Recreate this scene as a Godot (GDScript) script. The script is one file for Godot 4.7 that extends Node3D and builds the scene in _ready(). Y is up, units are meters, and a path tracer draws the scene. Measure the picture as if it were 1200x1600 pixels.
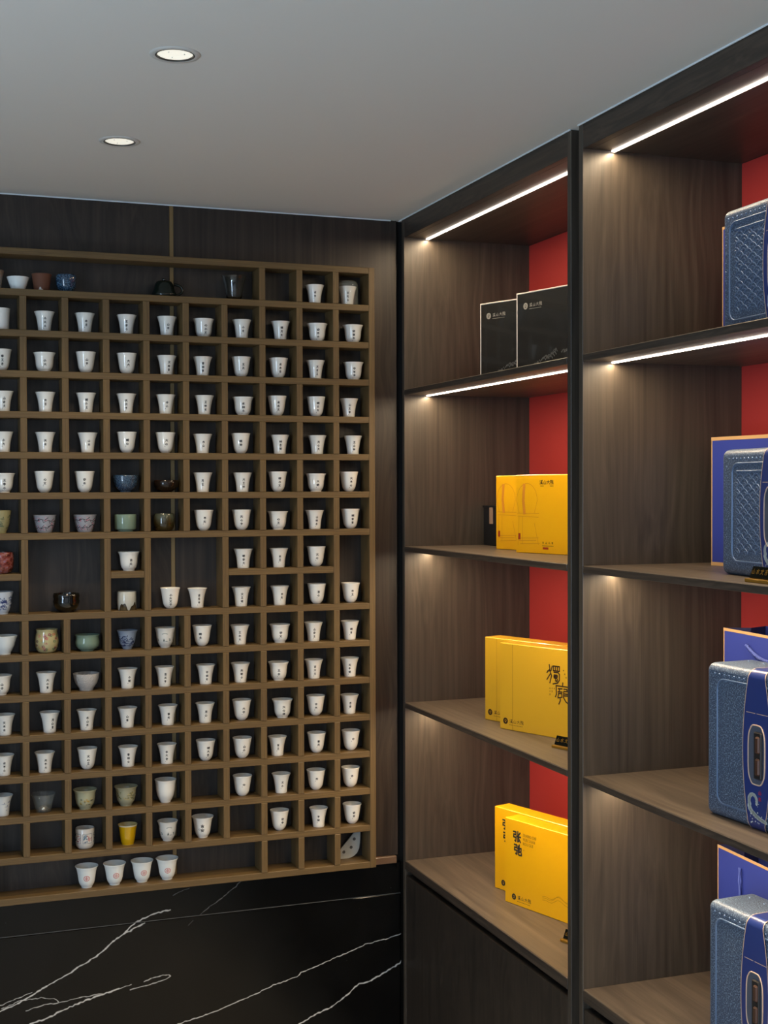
extends Node3D
# A tea shop corner: a rack of name teacups on a dark wood wall, lit shelf cabinets with gift boxes on the right.

const CEIL := 2.42
const EYE := 1.68
const RACK_R := 1.2046        # centre of the rack's right end panel
const PX := 0.10084           # column pitch
const RACK_TOP := 2.2661      # centre of the top board
const RF := 0.0715            # front plane of the rack boards
const BT := 0.0165            # board thickness
const CX := 1.3124            # front plane of the cabinets
const CBACK := 1.692          # front of the red back panels
const SHELF := [1.9535, 1.5235, 1.0935]
const BASE_Y := 0.6565
const LED_ENERGY := 0.36

var M := {}
var rng := RandomNumberGenerator.new()
var cup_meshes := {}
var G := {
	"王": "20,14 80,14;25,48 75,48;50,14 50,88;10,88 90,88",
	"山": "50,10 50,86;16,40 16,86 84,86;84,40 84,86",
	"林": "8,32 48,32;28,10 28,92;28,35 8,70;28,38 46,62;54,32 94,32;73,10 73,92;73,35 54,72;73,38 95,70",
	"小": "50,10 50,88 38,80;28,38 12,70;72,38 90,70",
	"明": "12,20 12,75;12,20 40,20 40,75;12,47 40,47;12,75 40,75;58,15 58,60 48,90;58,15 88,15 88,90 78,84;58,38 88,38;58,58 88,58",
	"文": "50,6 54,20;10,28 90,28;70,30 50,62 12,92;30,34 55,66 90,92",
	"大": "10,36 90,36;50,10 48,45 12,90;52,42 90,90",
	"天": "20,18 80,18;10,48 90,48;50,20 48,52 12,92;52,52 90,92",
	"木": "12,32 88,32;50,8 50,94;48,34 12,75;52,34 88,75",
	"中": "18,28 82,28 82,62 18,62 18,28;50,8 50,94",
	"水": "50,8 50,90 38,84;14,34 40,34 14,78;84,24 56,44;54,42 88,82",
	"月": "28,12 28,60 14,92;28,12 78,12 78,92 66,86;28,36 78,36;28,60 78,60",
	"心": "20,45 12,70;36,35 40,78 60,86 78,80 78,64;50,22 58,38;76,34 88,54",
	"平": "18,16 82,16;32,28 40,44;70,26 60,44;10,54 90,54;50,16 50,94",
	"安": "50,6 54,16;14,24 86,24;14,24 12,36;86,24 82,36;46,34 28,66 74,92;66,42 56,72 18,92;12,54 90,54",
	"李": "14,20 86,20;50,6 50,50;48,22 18,46;52,22 84,46;30,54 72,54 52,68;52,66 52,92 42,88;12,74 88,74",
	"吉": "16,20 84,20;50,6 50,44;24,44 76,44;26,58 74,58 74,90 26,90 26,58",
	"溪": "10,14 20,24;6,38 16,48;8,90 24,60;82,8 36,18;42,24 48,34;62,22 66,32;84,18 76,32;58,36 42,48 66,50 46,62 84,60;34,72 92,72;62,60 60,74 34,94;64,74 92,94",
	"院": "12,10 12,94;12,10 34,10 24,34 34,52 14,60;62,6 66,14;42,20 92,20;42,20 42,32;92,20 90,32;50,38 84,38;40,54 94,54;58,54 54,76 38,94;74,54 74,88 94,88 94,74",
	"獨": "22,2 26,24 6,44;42,8 34,32 10,36;26,30 38,58 26,96;30,48 6,80;50,6 92,6 92,30 50,30 50,6;64,6 64,30;78,6 78,30;54,38 84,38 92,46 92,76 80,92 48,100;56,52 76,52 78,58 74,68 56,68 54,60 56,52;56,60 76,60;64,52 66,82 76,84 78,74",
	"寵": "52,0 50,16;8,18 92,18;8,18 10,60 4,74;92,18 88,32;22,32 48,30;30,36 28,44;20,48 48,46;24,56 46,54;24,56 20,74;46,54 46,72 20,78;34,78 36,90 26,108;58,30 78,30 80,40 60,42;58,54 84,54;58,64 84,62;58,42 56,72 72,92 98,106",
	"张": "10,14 40,14 40,36 14,36 12,58 42,58 38,90 26,86;62,8 62,90 76,80;90,14 66,42;50,48 96,48;64,50 94,90",
	"弛": "10,14 40,14 40,36 14,36 12,58 42,58 38,90 26,86;50,40 92,34 90,66 82,64;70,8 70,70;56,20 56,84 66,92 96,90 96,76",
}

func _ready():
	rng.seed = 7
	# ---------------------------------------------------------------- camera, sky, large lights, exposure
	var cam := Camera3D.new(); cam.name = "camera"; add_child(cam)
	cam.keep_aspect = Camera3D.KEEP_HEIGHT
	cam.fov = 41.80
	cam.near = 0.05; cam.far = 60.0
	var ya := deg_to_rad(20.0097); var pa := deg_to_rad(-0.9681); var ra := deg_to_rad(-0.1619)
	var fwd := Vector3(sin(ya) * cos(pa), sin(pa), -cos(ya) * cos(pa))
	var rt := Vector3(cos(ya), 0, sin(ya)); var up := rt.cross(fwd)
	var r2 := rt * cos(ra) + up * sin(ra); var u2 := up * cos(ra) - rt * sin(ra)
	cam.transform = Transform3D(Basis(r2, u2, -fwd), Vector3(0, EYE, 3.4723))
	cam.current = true
	var we := WorldEnvironment.new(); we.name = "environment"; add_child(we)
	var env := Environment.new(); we.environment = env
	env.background_mode = Environment.BG_SKY
	var sky := Sky.new(); var sm := ProceduralSkyMaterial.new()
	sm.sky_top_color = Color(0.55, 0.68, 0.85); sm.sky_horizon_color = Color(0.80, 0.86, 0.92)
	sm.ground_horizon_color = Color(0.55, 0.56, 0.56); sm.ground_bottom_color = Color(0.35, 0.35, 0.34)
	sky.sky_material = sm; env.sky = sky
	env.tonemap_mode = Environment.TONE_MAPPER_LINEAR
	env.tonemap_exposure = 1.0
	env.sdfgi_enabled = true; env.ssao_enabled = true; env.ssil_enabled = true
	# daylight through the glass door on the left and through the shop front behind the camera
	area("door_daylight", Vector3(-2.93, 1.3, 4.3), Vector3(1.5, 2.0, 0), Vector3(0, -PI / 2, 0), Color(0.78, 0.89, 1.0), 10.0)
	area("front_daylight", Vector3(-0.4, 1.35, 5.93), Vector3(3.2, 1.9, 0), Vector3(0, 0, 0), Color(0.86, 0.92, 1.0), 0.8)

	materials()
	room()
	cabinets()
	rack()
	downlights()
	gifts()
	cups()


# ==================================================================== helpers
func area(called: String, at: Vector3, size: Vector3, rot: Vector3, col: Color, energy: float, parent: Node = self):
	var l := AreaLight3D.new(); l.name = called
	l.area_size = Vector2(size.x, size.y)
	l.light_color = col; l.light_energy = energy
	l.area_range = 12.0
	l.shadow_enabled = true
	parent.add_child(l, true)
	l.position = at; l.rotation = rot
	return l

func tag(o: Node, label := "", category := "", group := "", kind := ""):
	if label: o.set_meta("label", label)
	if category: o.set_meta("category", category)
	if group: o.set_meta("group", group)
	if kind: o.set_meta("kind", kind)
	return o

func numbered(called: String) -> String:
	if not has_node(NodePath(called)): return called
	var k := 1
	while has_node(NodePath("%s_%03d" % [called, k])): k += 1
	return "%s_%03d" % [called, k]

func thing(called: String, at := Vector3.ZERO, label := "", category := "", group := "", kind := "") -> Node3D:
	var o := Node3D.new(); o.name = numbered(called); add_child(o); o.position = at
	tag(o, label, category, group, kind)
	return o

func put(called: String, mesh: Mesh, mat: Material, parent: Node = self, at := Vector3.ZERO) -> MeshInstance3D:
	var o := MeshInstance3D.new(); o.name = called if parent != self else numbered(called)
	o.mesh = mesh; o.material_override = null
	if mat: o.set_surface_override_material(0, mat)
	parent.add_child(o, true); o.position = at
	return o

func begin() -> SurfaceTool:
	var st := SurfaceTool.new(); st.begin(Mesh.PRIMITIVE_TRIANGLES); return st

func vert(st: SurfaceTool, p: Vector3, n: Vector3, uv: Vector2):
	st.set_normal(n); st.set_uv(uv); st.add_vertex(p)

func tri(st: SurfaceTool, p: Array, n: Array, uv: Array):
	# winding follows the normals: clockwise seen from the front
	var g: Vector3 = (p[1] - p[0]).cross(p[2] - p[0])
	var s: Vector3 = n[0] + n[1] + n[2]
	var o := [0, 2, 1] if g.dot(s) > 0.0 else [0, 1, 2]
	for k in o: vert(st, p[k], n[k], uv[k])

func quad(st: SurfaceTool, a: Vector3, b: Vector3, c: Vector3, d: Vector3, n: Vector3, uv := [Vector2.ZERO, Vector2.ZERO, Vector2.ZERO, Vector2.ZERO]):
	tri(st, [a, b, c], [n, n, n], [uv[0], uv[1], uv[2]])
	tri(st, [a, c, d], [n, n, n], [uv[0], uv[2], uv[3]])

func buv(p: Vector3, axis: int, grain: int, off: Vector2) -> Vector2:
	if axis == grain:
		return Vector2(p[(axis + 1) % 3], p[(axis + 2) % 3]) + off
	return Vector2(p[3 - axis - grain], p[grain]) + off

func cbox(st: SurfaceTool, c: Vector3, s: Vector3, bev := 0.001, grain := 1, off := Vector2.ZERO):
	var h := s / 2.0
	bev = minf(bev, minf(h.x, minf(h.y, h.z)) * 0.9)
	for i in 3:
		var j := (i + 1) % 3; var k := (i + 2) % 3
		for sg: float in [-1.0, 1.0]:
			var n := Vector3.ZERO; n[i] = sg
			var p := []; var uv := []
			for q in [[-1, -1], [1, -1], [1, 1], [-1, 1]]:
				var v := Vector3.ZERO; v[i] = sg * h[i]; v[j] = q[0] * (h[j] - bev); v[k] = q[1] * (h[k] - bev)
				p.append(c + v); uv.append(buv(v, i, grain, off))
			quad(st, p[0], p[1], p[2], p[3], n, uv)
		for sj: float in [-1.0, 1.0]:
			for sk: float in [-1.0, 1.0]:
				var n2 := Vector3.ZERO; n2[j] = sj; n2[k] = sk; n2 = n2.normalized()
				var e := []; var uv2 := []
				for q in [[-1, 0], [1, 0], [1, 1], [-1, 1]]:
					var v := Vector3.ZERO
					v[i] = q[0] * (h[i] - bev)
					v[j] = sj * (h[j] - (0.0 if q[1] == 0 else bev))
					v[k] = sk * (h[k] - (bev if q[1] == 0 else 0.0))
					e.append(c + v); uv2.append(buv(v, j, grain, off))
				quad(st, e[0], e[1], e[2], e[3], n2, uv2)
	for sx: float in [-1.0, 1.0]:
		for sy: float in [-1.0, 1.0]:
			for sz: float in [-1.0, 1.0]:
				var n3 := Vector3(sx, sy, sz).normalized()
				var a := Vector3(sx * h.x, sy * (h.y - bev), sz * (h.z - bev))
				var b := Vector3(sx * (h.x - bev), sy * h.y, sz * (h.z - bev))
				var d := Vector3(sx * (h.x - bev), sy * (h.y - bev), sz * h.z)
				tri(st, [c + a, c + b, c + d], [n3, n3, n3], [off, off, off])

func box(called: String, lo: Vector3, hi: Vector3, mat: Material, parent: Node = self, bev := 0.001, grain := 1, off := Vector2.ZERO) -> MeshInstance3D:
	# the mesh is centred on its own box, so its node stands at the box's centre
	var st := begin(); cbox(st, Vector3.ZERO, hi - lo, bev, grain, off)
	return put(called, st.commit(), mat, parent, (lo + hi) / 2.0)

func lathe(st: SurfaceTool, prof: Array, seg := 32, rim := -1, wave = null):
	# prof: points (radius, height); points after index «rim» are the inside and take the rim's colour
	var hmax := 0.0001
	for q: Vector2 in prof: hmax = maxf(hmax, q.y)
	var ns := []
	for k in prof.size() - 1:
		var d: Vector2 = (prof[k + 1] - prof[k]).normalized()
		ns.append(Vector2(d.y, -d.x))
	for k in prof.size() - 1:
		var n0: Vector2 = ns[k]; var n1: Vector2 = ns[k]
		if k > 0 and ns[k - 1].dot(ns[k]) > 0.6: n0 = (ns[k - 1] + ns[k]).normalized()
		if k < ns.size() - 1 and ns[k + 1].dot(ns[k]) > 0.6: n1 = (ns[k + 1] + ns[k]).normalized()
		var a: Vector2 = prof[k]; var b: Vector2 = prof[k + 1]
		var va := 1.0 - a.y / hmax; var vb := 1.0 - b.y / hmax
		if rim >= 0 and k >= rim: va = 0.004; vb = 0.004
		for s in seg:
			var u0 := float(s) / seg; var u1 := float(s + 1) / seg
			var p := []; var n := []; var uv := []
			for e in [[a, n0, u0, va], [a, n0, u1, va], [b, n1, u1, vb], [b, n1, u0, vb]]:
				var t: float = (e[2] - 0.5) * TAU
				var m: float = wave.call(t, e[0].y) if wave != null else 1.0
				p.append(Vector3(e[0].x * m * sin(t), e[0].y, e[0].x * m * cos(t)))
				n.append(Vector3(e[1].x * sin(t), e[1].y, e[1].x * cos(t)))
				uv.append(Vector2(e[2], e[3]))
			if a.x > 0.00001: tri(st, [p[0], p[1], p[2]], [n[0], n[1], n[2]], [uv[0], uv[1], uv[2]])
			if b.x > 0.00001: tri(st, [p[0], p[2], p[3]], [n[0], n[2], n[3]], [uv[0], uv[2], uv[3]])

func mm(list: Array) -> Array:
	var o := []
	for k in range(0, list.size(), 2): o.append(Vector2(list[k], list[k + 1]) * 0.001)
	return o

func tube(st: SurfaceTool, pts: Array, r: float, sides := 6):
	var side := Vector3.ZERO
	var rings := []
	for k in pts.size():
		var d: Vector3 = (pts[mini(k + 1, pts.size() - 1)] - pts[maxi(k - 1, 0)]).normalized()
		if side == Vector3.ZERO: side = d.cross(Vector3.UP if absf(d.y) < 0.9 else Vector3.RIGHT).normalized()
		side = (side - d * side.dot(d)).normalized()
		var up := d.cross(side)
		var ring := []
		for s in sides:
			var a := TAU * s / sides
			ring.append(side * cos(a) + up * sin(a))
		rings.append(ring)
	for k in pts.size() - 1:
		for s in sides:
			var t := (s + 1) % sides
			var n := [rings[k][s], rings[k][t], rings[k + 1][t], rings[k + 1][s]]
			var p := [pts[k] + n[0] * r, pts[k] + n[1] * r, pts[k + 1] + n[2] * r, pts[k + 1] + n[3] * r]
			tri(st, [p[0], p[1], p[2]], [n[0], n[1], n[2]], [Vector2.ZERO, Vector2.ZERO, Vector2.ZERO])
			tri(st, [p[0], p[2], p[3]], [n[0], n[2], n[3]], [Vector2.ZERO, Vector2.ZERO, Vector2.ZERO])

# ink: flat print laid on a surface; surf.call(u, v) gives [point, normal]
func ink_line(st: SurfaceTool, pts: Array, w: float, surf: Callable):
	for k in pts.size() - 1:
		var a: Vector2 = pts[k]; var b: Vector2 = pts[k + 1]
		var d := (b - a).normalized()
		if d == Vector2.ZERO: continue
		a -= d * w * 0.4; b += d * w * 0.4
		var q := Vector2(-d.y, d.x) * w * 0.5
		var e := [surf.call(a - q), surf.call(b - q), surf.call(b + q), surf.call(a + q)]
		var z := [Vector2.ZERO, Vector2.ZERO, Vector2.ZERO]
		tri(st, [e[0][0], e[1][0], e[2][0]], [e[0][1], e[1][1], e[2][1]], z)
		tri(st, [e[0][0], e[2][0], e[3][0]], [e[0][1], e[2][1], e[3][1]], z)

func ink_glyph(st: SurfaceTool, ch: String, at: Vector2, size: float, w: float, surf: Callable):
	# «at» is the glyph's centre
	for stroke in G[ch].split(";"):
		var pts := []
		for pr in stroke.split(" "):
			var xy: PackedStringArray = pr.split(",")
			pts.append(at + Vector2(float(xy[0]) - 50.0, 50.0 - float(xy[1])) * size / 100.0)
		ink_line(st, pts, w, surf)

func ink_disc(st: SurfaceTool, at: Vector2, r: float, surf: Callable, r_in := 0.0, seg := 20):
	for k in seg:
		var a := TAU * k / seg; var b := TAU * (k + 1) / seg
		var e := [surf.call(at + Vector2(cos(a), sin(a)) * r), surf.call(at + Vector2(cos(b), sin(b)) * r), surf.call(at + Vector2(cos(b), sin(b)) * r_in), surf.call(at + Vector2(cos(a), sin(a)) * r_in)]
		var z := [Vector2.ZERO, Vector2.ZERO, Vector2.ZERO]
		tri(st, [e[0][0], e[1][0], e[2][0]], [e[0][1], e[1][1], e[2][1]], z)
		if r_in > 0.0: tri(st, [e[0][0], e[2][0], e[3][0]], [e[0][1], e[2][1], e[3][1]], z)

func flat(z: float, off := Vector2.ZERO) -> Callable:
	return func(p: Vector2): return [Vector3(p.x + off.x, p.y + off.y, z), Vector3(0, 0, 1)]

func logo(st: SurfaceTool, at: Vector2, surf: Callable, r := 0.0072, cs := 0.0105):
	# a ring with a small peak inside, then four characters
	ink_disc(st, at, r, surf, r * 0.45)
	ink_line(st, [at + Vector2(-r * 0.5, -r * 0.35), at + Vector2(-r * 0.05, r * 0.2), at + Vector2(r * 0.5, -r * 0.35)], r * 0.3, surf)
	var k := 0
	for ch in ["溪", "山", "大", "院"]:
		ink_glyph(st, ch, at + Vector2(r * 1.6 + cs * (0.6 + k * 1.12), 0.0012), cs, cs * 0.085, surf)
		k += 1
	for s in 9:
		ink_line(st, [at + Vector2(r * 1.7 + s * cs * 0.47, -cs * 0.78), at + Vector2(r * 1.7 + s * cs * 0.47 + cs * 0.25, -cs * 0.78)], cs * 0.1, surf)

# ==================================================================== materials
func mat(called: String, col: Color, rough := 0.6, metal := 0.0, tex: Texture2D = null) -> StandardMaterial3D:
	var m := StandardMaterial3D.new(); m.resource_name = called
	m.albedo_color = col; m.roughness = rough; m.metallic = metal
	if tex: m.albedo_texture = tex
	M[called] = m
	return m

func wood_image(w: int, h: int, sd: int, dark: Color, light: Color, fx: float, warp: float, pore: float) -> ImageTexture:
	# grain runs along the picture's height
	var a := FastNoiseLite.new(); a.seed = sd; a.noise_type = FastNoiseLite.TYPE_SIMPLEX_SMOOTH; a.frequency = 1.0; a.fractal_octaves = 3
	var b := FastNoiseLite.new(); b.seed = sd + 5; b.frequency = 1.0; b.fractal_octaves = 2
	var data := PackedByteArray(); data.resize(w * h * 3)
	for y in h:
		# wrap in y by blending two far parts of the noise
		var ty := float(y) / h
		for x in w:
			var tx := float(x) / w
			var cx := cos(TAU * tx) ; var sx := sin(TAU * tx)
			var bend := b.get_noise_3d(cx * 0.55, sx * 0.55, sin(TAU * ty) * 0.5) * warp
			var g := a.get_noise_3d((cx + bend) * fx, (sx + bend) * fx, sin(TAU * ty) * 0.35 + cos(TAU * ty) * 0.2)
			var f := a.get_noise_3d(cx * fx * 7.0, sx * fx * 7.0, ty * 2.2 * (1.0 - ty) * 4.0)
			var t := clampf(0.5 + g * 0.62 + f * pore, 0.0, 1.0)
			var c := dark.lerp(light, t)
			var at := (y * w + x) * 3
			data[at] = int(c.r * 255.0); data[at + 1] = int(c.g * 255.0); data[at + 2] = int(c.b * 255.0)
	return ImageTexture.create_from_image(Image.create_from_data(w, h, false, Image.FORMAT_RGB8, data))

func blob(im: Image, x: float, y: float, rx: float, ry: float, c: Color, al := 1.0, soft := 0.5):
	for j in range(int(y - ry) - 1, int(y + ry) + 2):
		if j < 0 or j >= im.get_height(): continue
		for i in range(int(x - rx) - 1, int(x + rx) + 2):
			var d := Vector2((i - x) / rx, (j - y) / ry).length()
			if d >= 1.0: continue
			var k := al * clampf((1.0 - d) / soft, 0.0, 1.0)
			var ii := posmod(i, im.get_width())
			im.set_pixel(ii, j, im.get_pixel(ii, j).lerp(c, k))

func stroke(im: Image, pts: Array, r: float, c: Color, al := 1.0):
	for k in pts.size() - 1:
		var a: Vector2 = pts[k]; var b: Vector2 = pts[k + 1]
		var n := int(a.distance_to(b) / maxf(r * 0.5, 0.5)) + 1
		for i in n: 
			var q := a.lerp(b, float(i) / n)
			blob(im, q.x, q.y, r, r, c, al, 0.6)

func picture(w: int, h: int, base: Color) -> Image:
	var im := Image.create(w, h, false, Image.FORMAT_RGB8); im.fill(base); return im

func tex(im: Image) -> ImageTexture:
	return ImageTexture.create_from_image(im)

func materials():
	var walnut := wood_image(384, 512, 3, Color(0.315, 0.270, 0.235), Color(0.455, 0.395, 0.340), 5.0, 0.22, 0.30)
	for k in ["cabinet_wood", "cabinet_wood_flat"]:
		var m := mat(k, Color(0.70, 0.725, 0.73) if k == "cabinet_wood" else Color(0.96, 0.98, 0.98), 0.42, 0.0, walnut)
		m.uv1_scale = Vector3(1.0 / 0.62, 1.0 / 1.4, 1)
	var darkw := wood_image(384, 512, 11, Color(0.17, 0.15, 0.14), Color(0.31, 0.265, 0.235), 6.0, 0.6, 0.25)
	mat("wall_wood", Color(0.79, 0.79, 0.79), 0.42, 0.0, darkw).uv1_scale = Vector3(1.0 / 0.6, 1.0 / 1.7, 1)
	mat("door_wood", Color(0.74, 0.74, 0.72), 0.45, 0.0, darkw).uv1_scale = Vector3(1.0 / 0.4, 1.0 / 1.2, 1)
	mat("edge_wood", Color(0.97, 0.96, 0.92), 0.45, 0.0, darkw).uv1_scale = Vector3(1.0 / 0.4, 1.0 / 1.2, 1)
	var oak := wood_image(256, 384, 23, Color(0.36, 0.28, 0.178), Color(0.495, 0.402, 0.246), 7.0, 0.2, 0.35)
	mat("rack_wood", Color(0.915, 0.915, 0.90), 0.5, 0.0, oak).uv1_scale = Vector3(1.0 / 0.10, 1.0 / 0.5, 1)
	mat("black_gap", Color(0.035, 0.033, 0.032), 0.7)
	mat("brass", Color(0.58, 0.50, 0.36), 0.38, 0.7)
	mat("ledge_wood", Color(0.44, 0.345, 0.27), 0.35)
	mat("paint", Color(0.84, 0.84, 0.83), 0.9)
	mat("caulk", Color(0.86, 0.90, 0.93), 0.6)
	mat("plaster", Color(0.66, 0.66, 0.65), 0.9); mat("dark_plaster", Color(0.36, 0.35, 0.34), 0.8)
	mat("floor_tile", Color(0.74, 0.72, 0.68), 0.4)
	mat("red_panel", Color(0.71, 0.205, 0.185), 0.5)
	marble()
	var led := mat("led_glow", Color(1, 0.97, 0.93), 0.5)
	led.emission_enabled = true; led.emission = Color(1.0, 0.93, 0.86); led.emission_energy_multiplier = 10.0
	var lens := mat("lens_glow", Color(0.95, 0.95, 0.90), 0.3)
	lens.emission_enabled = true; lens.emission = Color(1.0, 0.98, 0.92); lens.emission_energy_multiplier = 0.66
	mat("trim_white", Color(0.78, 0.78, 0.77), 0.45)
	mat("black_plastic", Color(0.05, 0.05, 0.05), 0.4)
	mat("reflector", Color(0.92, 0.92, 0.88), 0.18, 0.6)
	var gl := mat("pane_glass", Color(0.9, 0.95, 1.0, 0.06), 0.02); gl.transparency = BaseMaterial3D.TRANSPARENCY_ALPHA
	mat("frame_metal", Color(0.15, 0.15, 0.16), 0.4, 0.6)
	# porcelain and glazes
	var por := mat("porcelain", Color(0.935, 0.93, 0.905), 0.10); por.clearcoat_enabled = true; por.clearcoat = 0.8; por.clearcoat_roughness = 0.02
	mat("porcelain_blue", Color(0.91, 0.93, 0.925), 0.10)
	mat("ink", Color(0.17, 0.17, 0.18), 0.5)
	mat("ink_faint", Color(0.42, 0.42, 0.42), 0.5)
	mat("seal_red", Color(0.76, 0.25, 0.22), 0.5)
	var cg := mat("clear_glass", Color(0.97, 0.99, 0.99, 0.0), 0.02)
	cg.transparency = BaseMaterial3D.TRANSPARENCY_ALPHA; cg.refraction_enabled = true; cg.refraction_scale = 0.05
	var sg := mat("sheet_glass", Color(0.75, 0.80, 0.80, 0.12), 0.03); sg.transparency = BaseMaterial3D.TRANSPARENCY_ALPHA
	# boxes and bags
	var yl := mat("yellow_card", Color(0.96, 0.70, 0.04), 0.36)
	yl.clearcoat_enabled = true; yl.clearcoat = 0.25; yl.clearcoat_roughness = 0.15
	var yo := mat("gold_card", Color(0.85, 0.655, 0.15), 0.28, 0.0)
	yo.clearcoat_enabled = true; yo.clearcoat = 0.6; yo.clearcoat_roughness = 0.06
	mat("yellow_seam", Color(0.62, 0.44, 0.06), 0.5)
	var bk := mat("black_gloss", Color(0.165, 0.165, 0.16), 0.10); bk.clearcoat_enabled = true; bk.clearcoat = 0.5; bk.clearcoat_roughness = 0.04
	mat("white_edge", Color(0.86, 0.82, 0.78), 0.5)
	mat("silver_print", Color(0.60, 0.58, 0.54), 0.45)
	mat("grey_print", Color(0.40, 0.40, 0.39), 0.5)
	mat("brown_print", Color(0.20, 0.11, 0.06), 0.5)
	mat("faint_print", Color(0.83, 0.55, 0.13), 0.5)
	mat("faint_red_print", Color(0.87, 0.55, 0.15), 0.5)
	mat("stamp_red", Color(0.66, 0.20, 0.08), 0.5)
	mat("soft_print", Color(0.74, 0.52, 0.08), 0.5); mat("soft_print_dark", Color(0.58, 0.40, 0.06), 0.5)
	mat("tan_leather", Color(0.62, 0.50, 0.40), 0.55)
	mat("dark_card", Color(0.075, 0.07, 0.075), 0.5)
	mat("bag_blue", Color(0.20, 0.25, 0.57), 0.42)
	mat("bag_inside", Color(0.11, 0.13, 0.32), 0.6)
	mat("bag_edge", Color(0.80, 0.63, 0.42), 0.42)
	mat("rope_blue", Color(0.30, 0.36, 0.66), 0.7)
	var sleeve := mat("sleeve_blue", Color(0.135, 0.20, 0.43), 0.32); sleeve.clearcoat_enabled = true; sleeve.clearcoat = 0.3; sleeve.clearcoat_roughness = 0.2
	mat("sleeve_edge", Color(0.76, 0.66, 0.58), 0.35)
	mat("wave_print", Color(0.74, 0.78, 0.78), 0.5)
	mat("window_dark", Color(0.10, 0.095, 0.10), 0.5)
	mat("handle_leather", Color(0.27, 0.17, 0.12), 0.45)
	mat("handle_slate", Color(0.27, 0.30, 0.36), 0.45)
	mat("sleeve_red", Color(0.62, 0.16, 0.24), 0.5)
	mat("plaque_black", Color(0.05, 0.06, 0.045), 0.15)
	mat("plaque_gold", Color(0.66, 0.50, 0.18), 0.35, 0.6)
	# blue hammered tin: fine pale speckle over slate blue
	var nz := FastNoiseLite.new(); nz.seed = 4; nz.frequency = 0.11; nz.fractal_octaves = 3
	var sp := NoiseTexture2D.new(); sp.width = 512; sp.height = 512; sp.seamless = true; sp.noise = nz
	var rp := Gradient.new(); rp.offsets = PackedFloat32Array([0.0, 0.45, 0.62, 0.78]); rp.colors = PackedColorArray([Color(0.17, 0.218, 0.30), Color(0.215, 0.272, 0.365), Color(0.30, 0.37, 0.47), Color(0.53, 0.61, 0.69)])
	sp.color_ramp = rp
	var tin := mat("tin_blue", Color(1, 1, 1), 0.5, 0.1, sp)
	tin.uv1_triplanar = true; tin.uv1_scale = Vector3(5, 5, 5)
	tin.clearcoat_enabled = true; tin.clearcoat = 0.25; tin.clearcoat_roughness = 0.3
	mat("tin_ridge", Color(0.36, 0.45, 0.58), 0.3, 0.3)

func vein(im: Image, text: String, r: float, c: Color, al: float):
	# text: millimetres on the wall (x, y), jittered between the given points
	var pts := []
	for pr in text.split(" ;"):
		var xy: PackedStringArray = pr.split(",")
		pts.append(Vector2((float(xy[0]) + 300.0) * 1.2, (650.0 - float(xy[1])) * 1.2))
	var out := []
	for k in pts.size() - 1:
		var n := int(pts[k].distance_to(pts[k + 1]) / 9.0) + 1
		for i in n:
			var q: Vector2 = pts[k].lerp(pts[k + 1], float(i) / n)
			out.append(q + Vector2(rng.randf_range(-1, 1), rng.randf_range(-1, 1)) * 1.7)
	out.append(pts[-1])
	for k in out.size() - 1:
		stroke(im, [out[k], out[k + 1]], r * 1.12 * rng.randf_range(0.6, 1.25), c, al)
		if rng.randf() < 0.35: blob(im, out[k].x, out[k].y, r * 3.5, r * 2.2, c, al * 0.13, 1.0)

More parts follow.
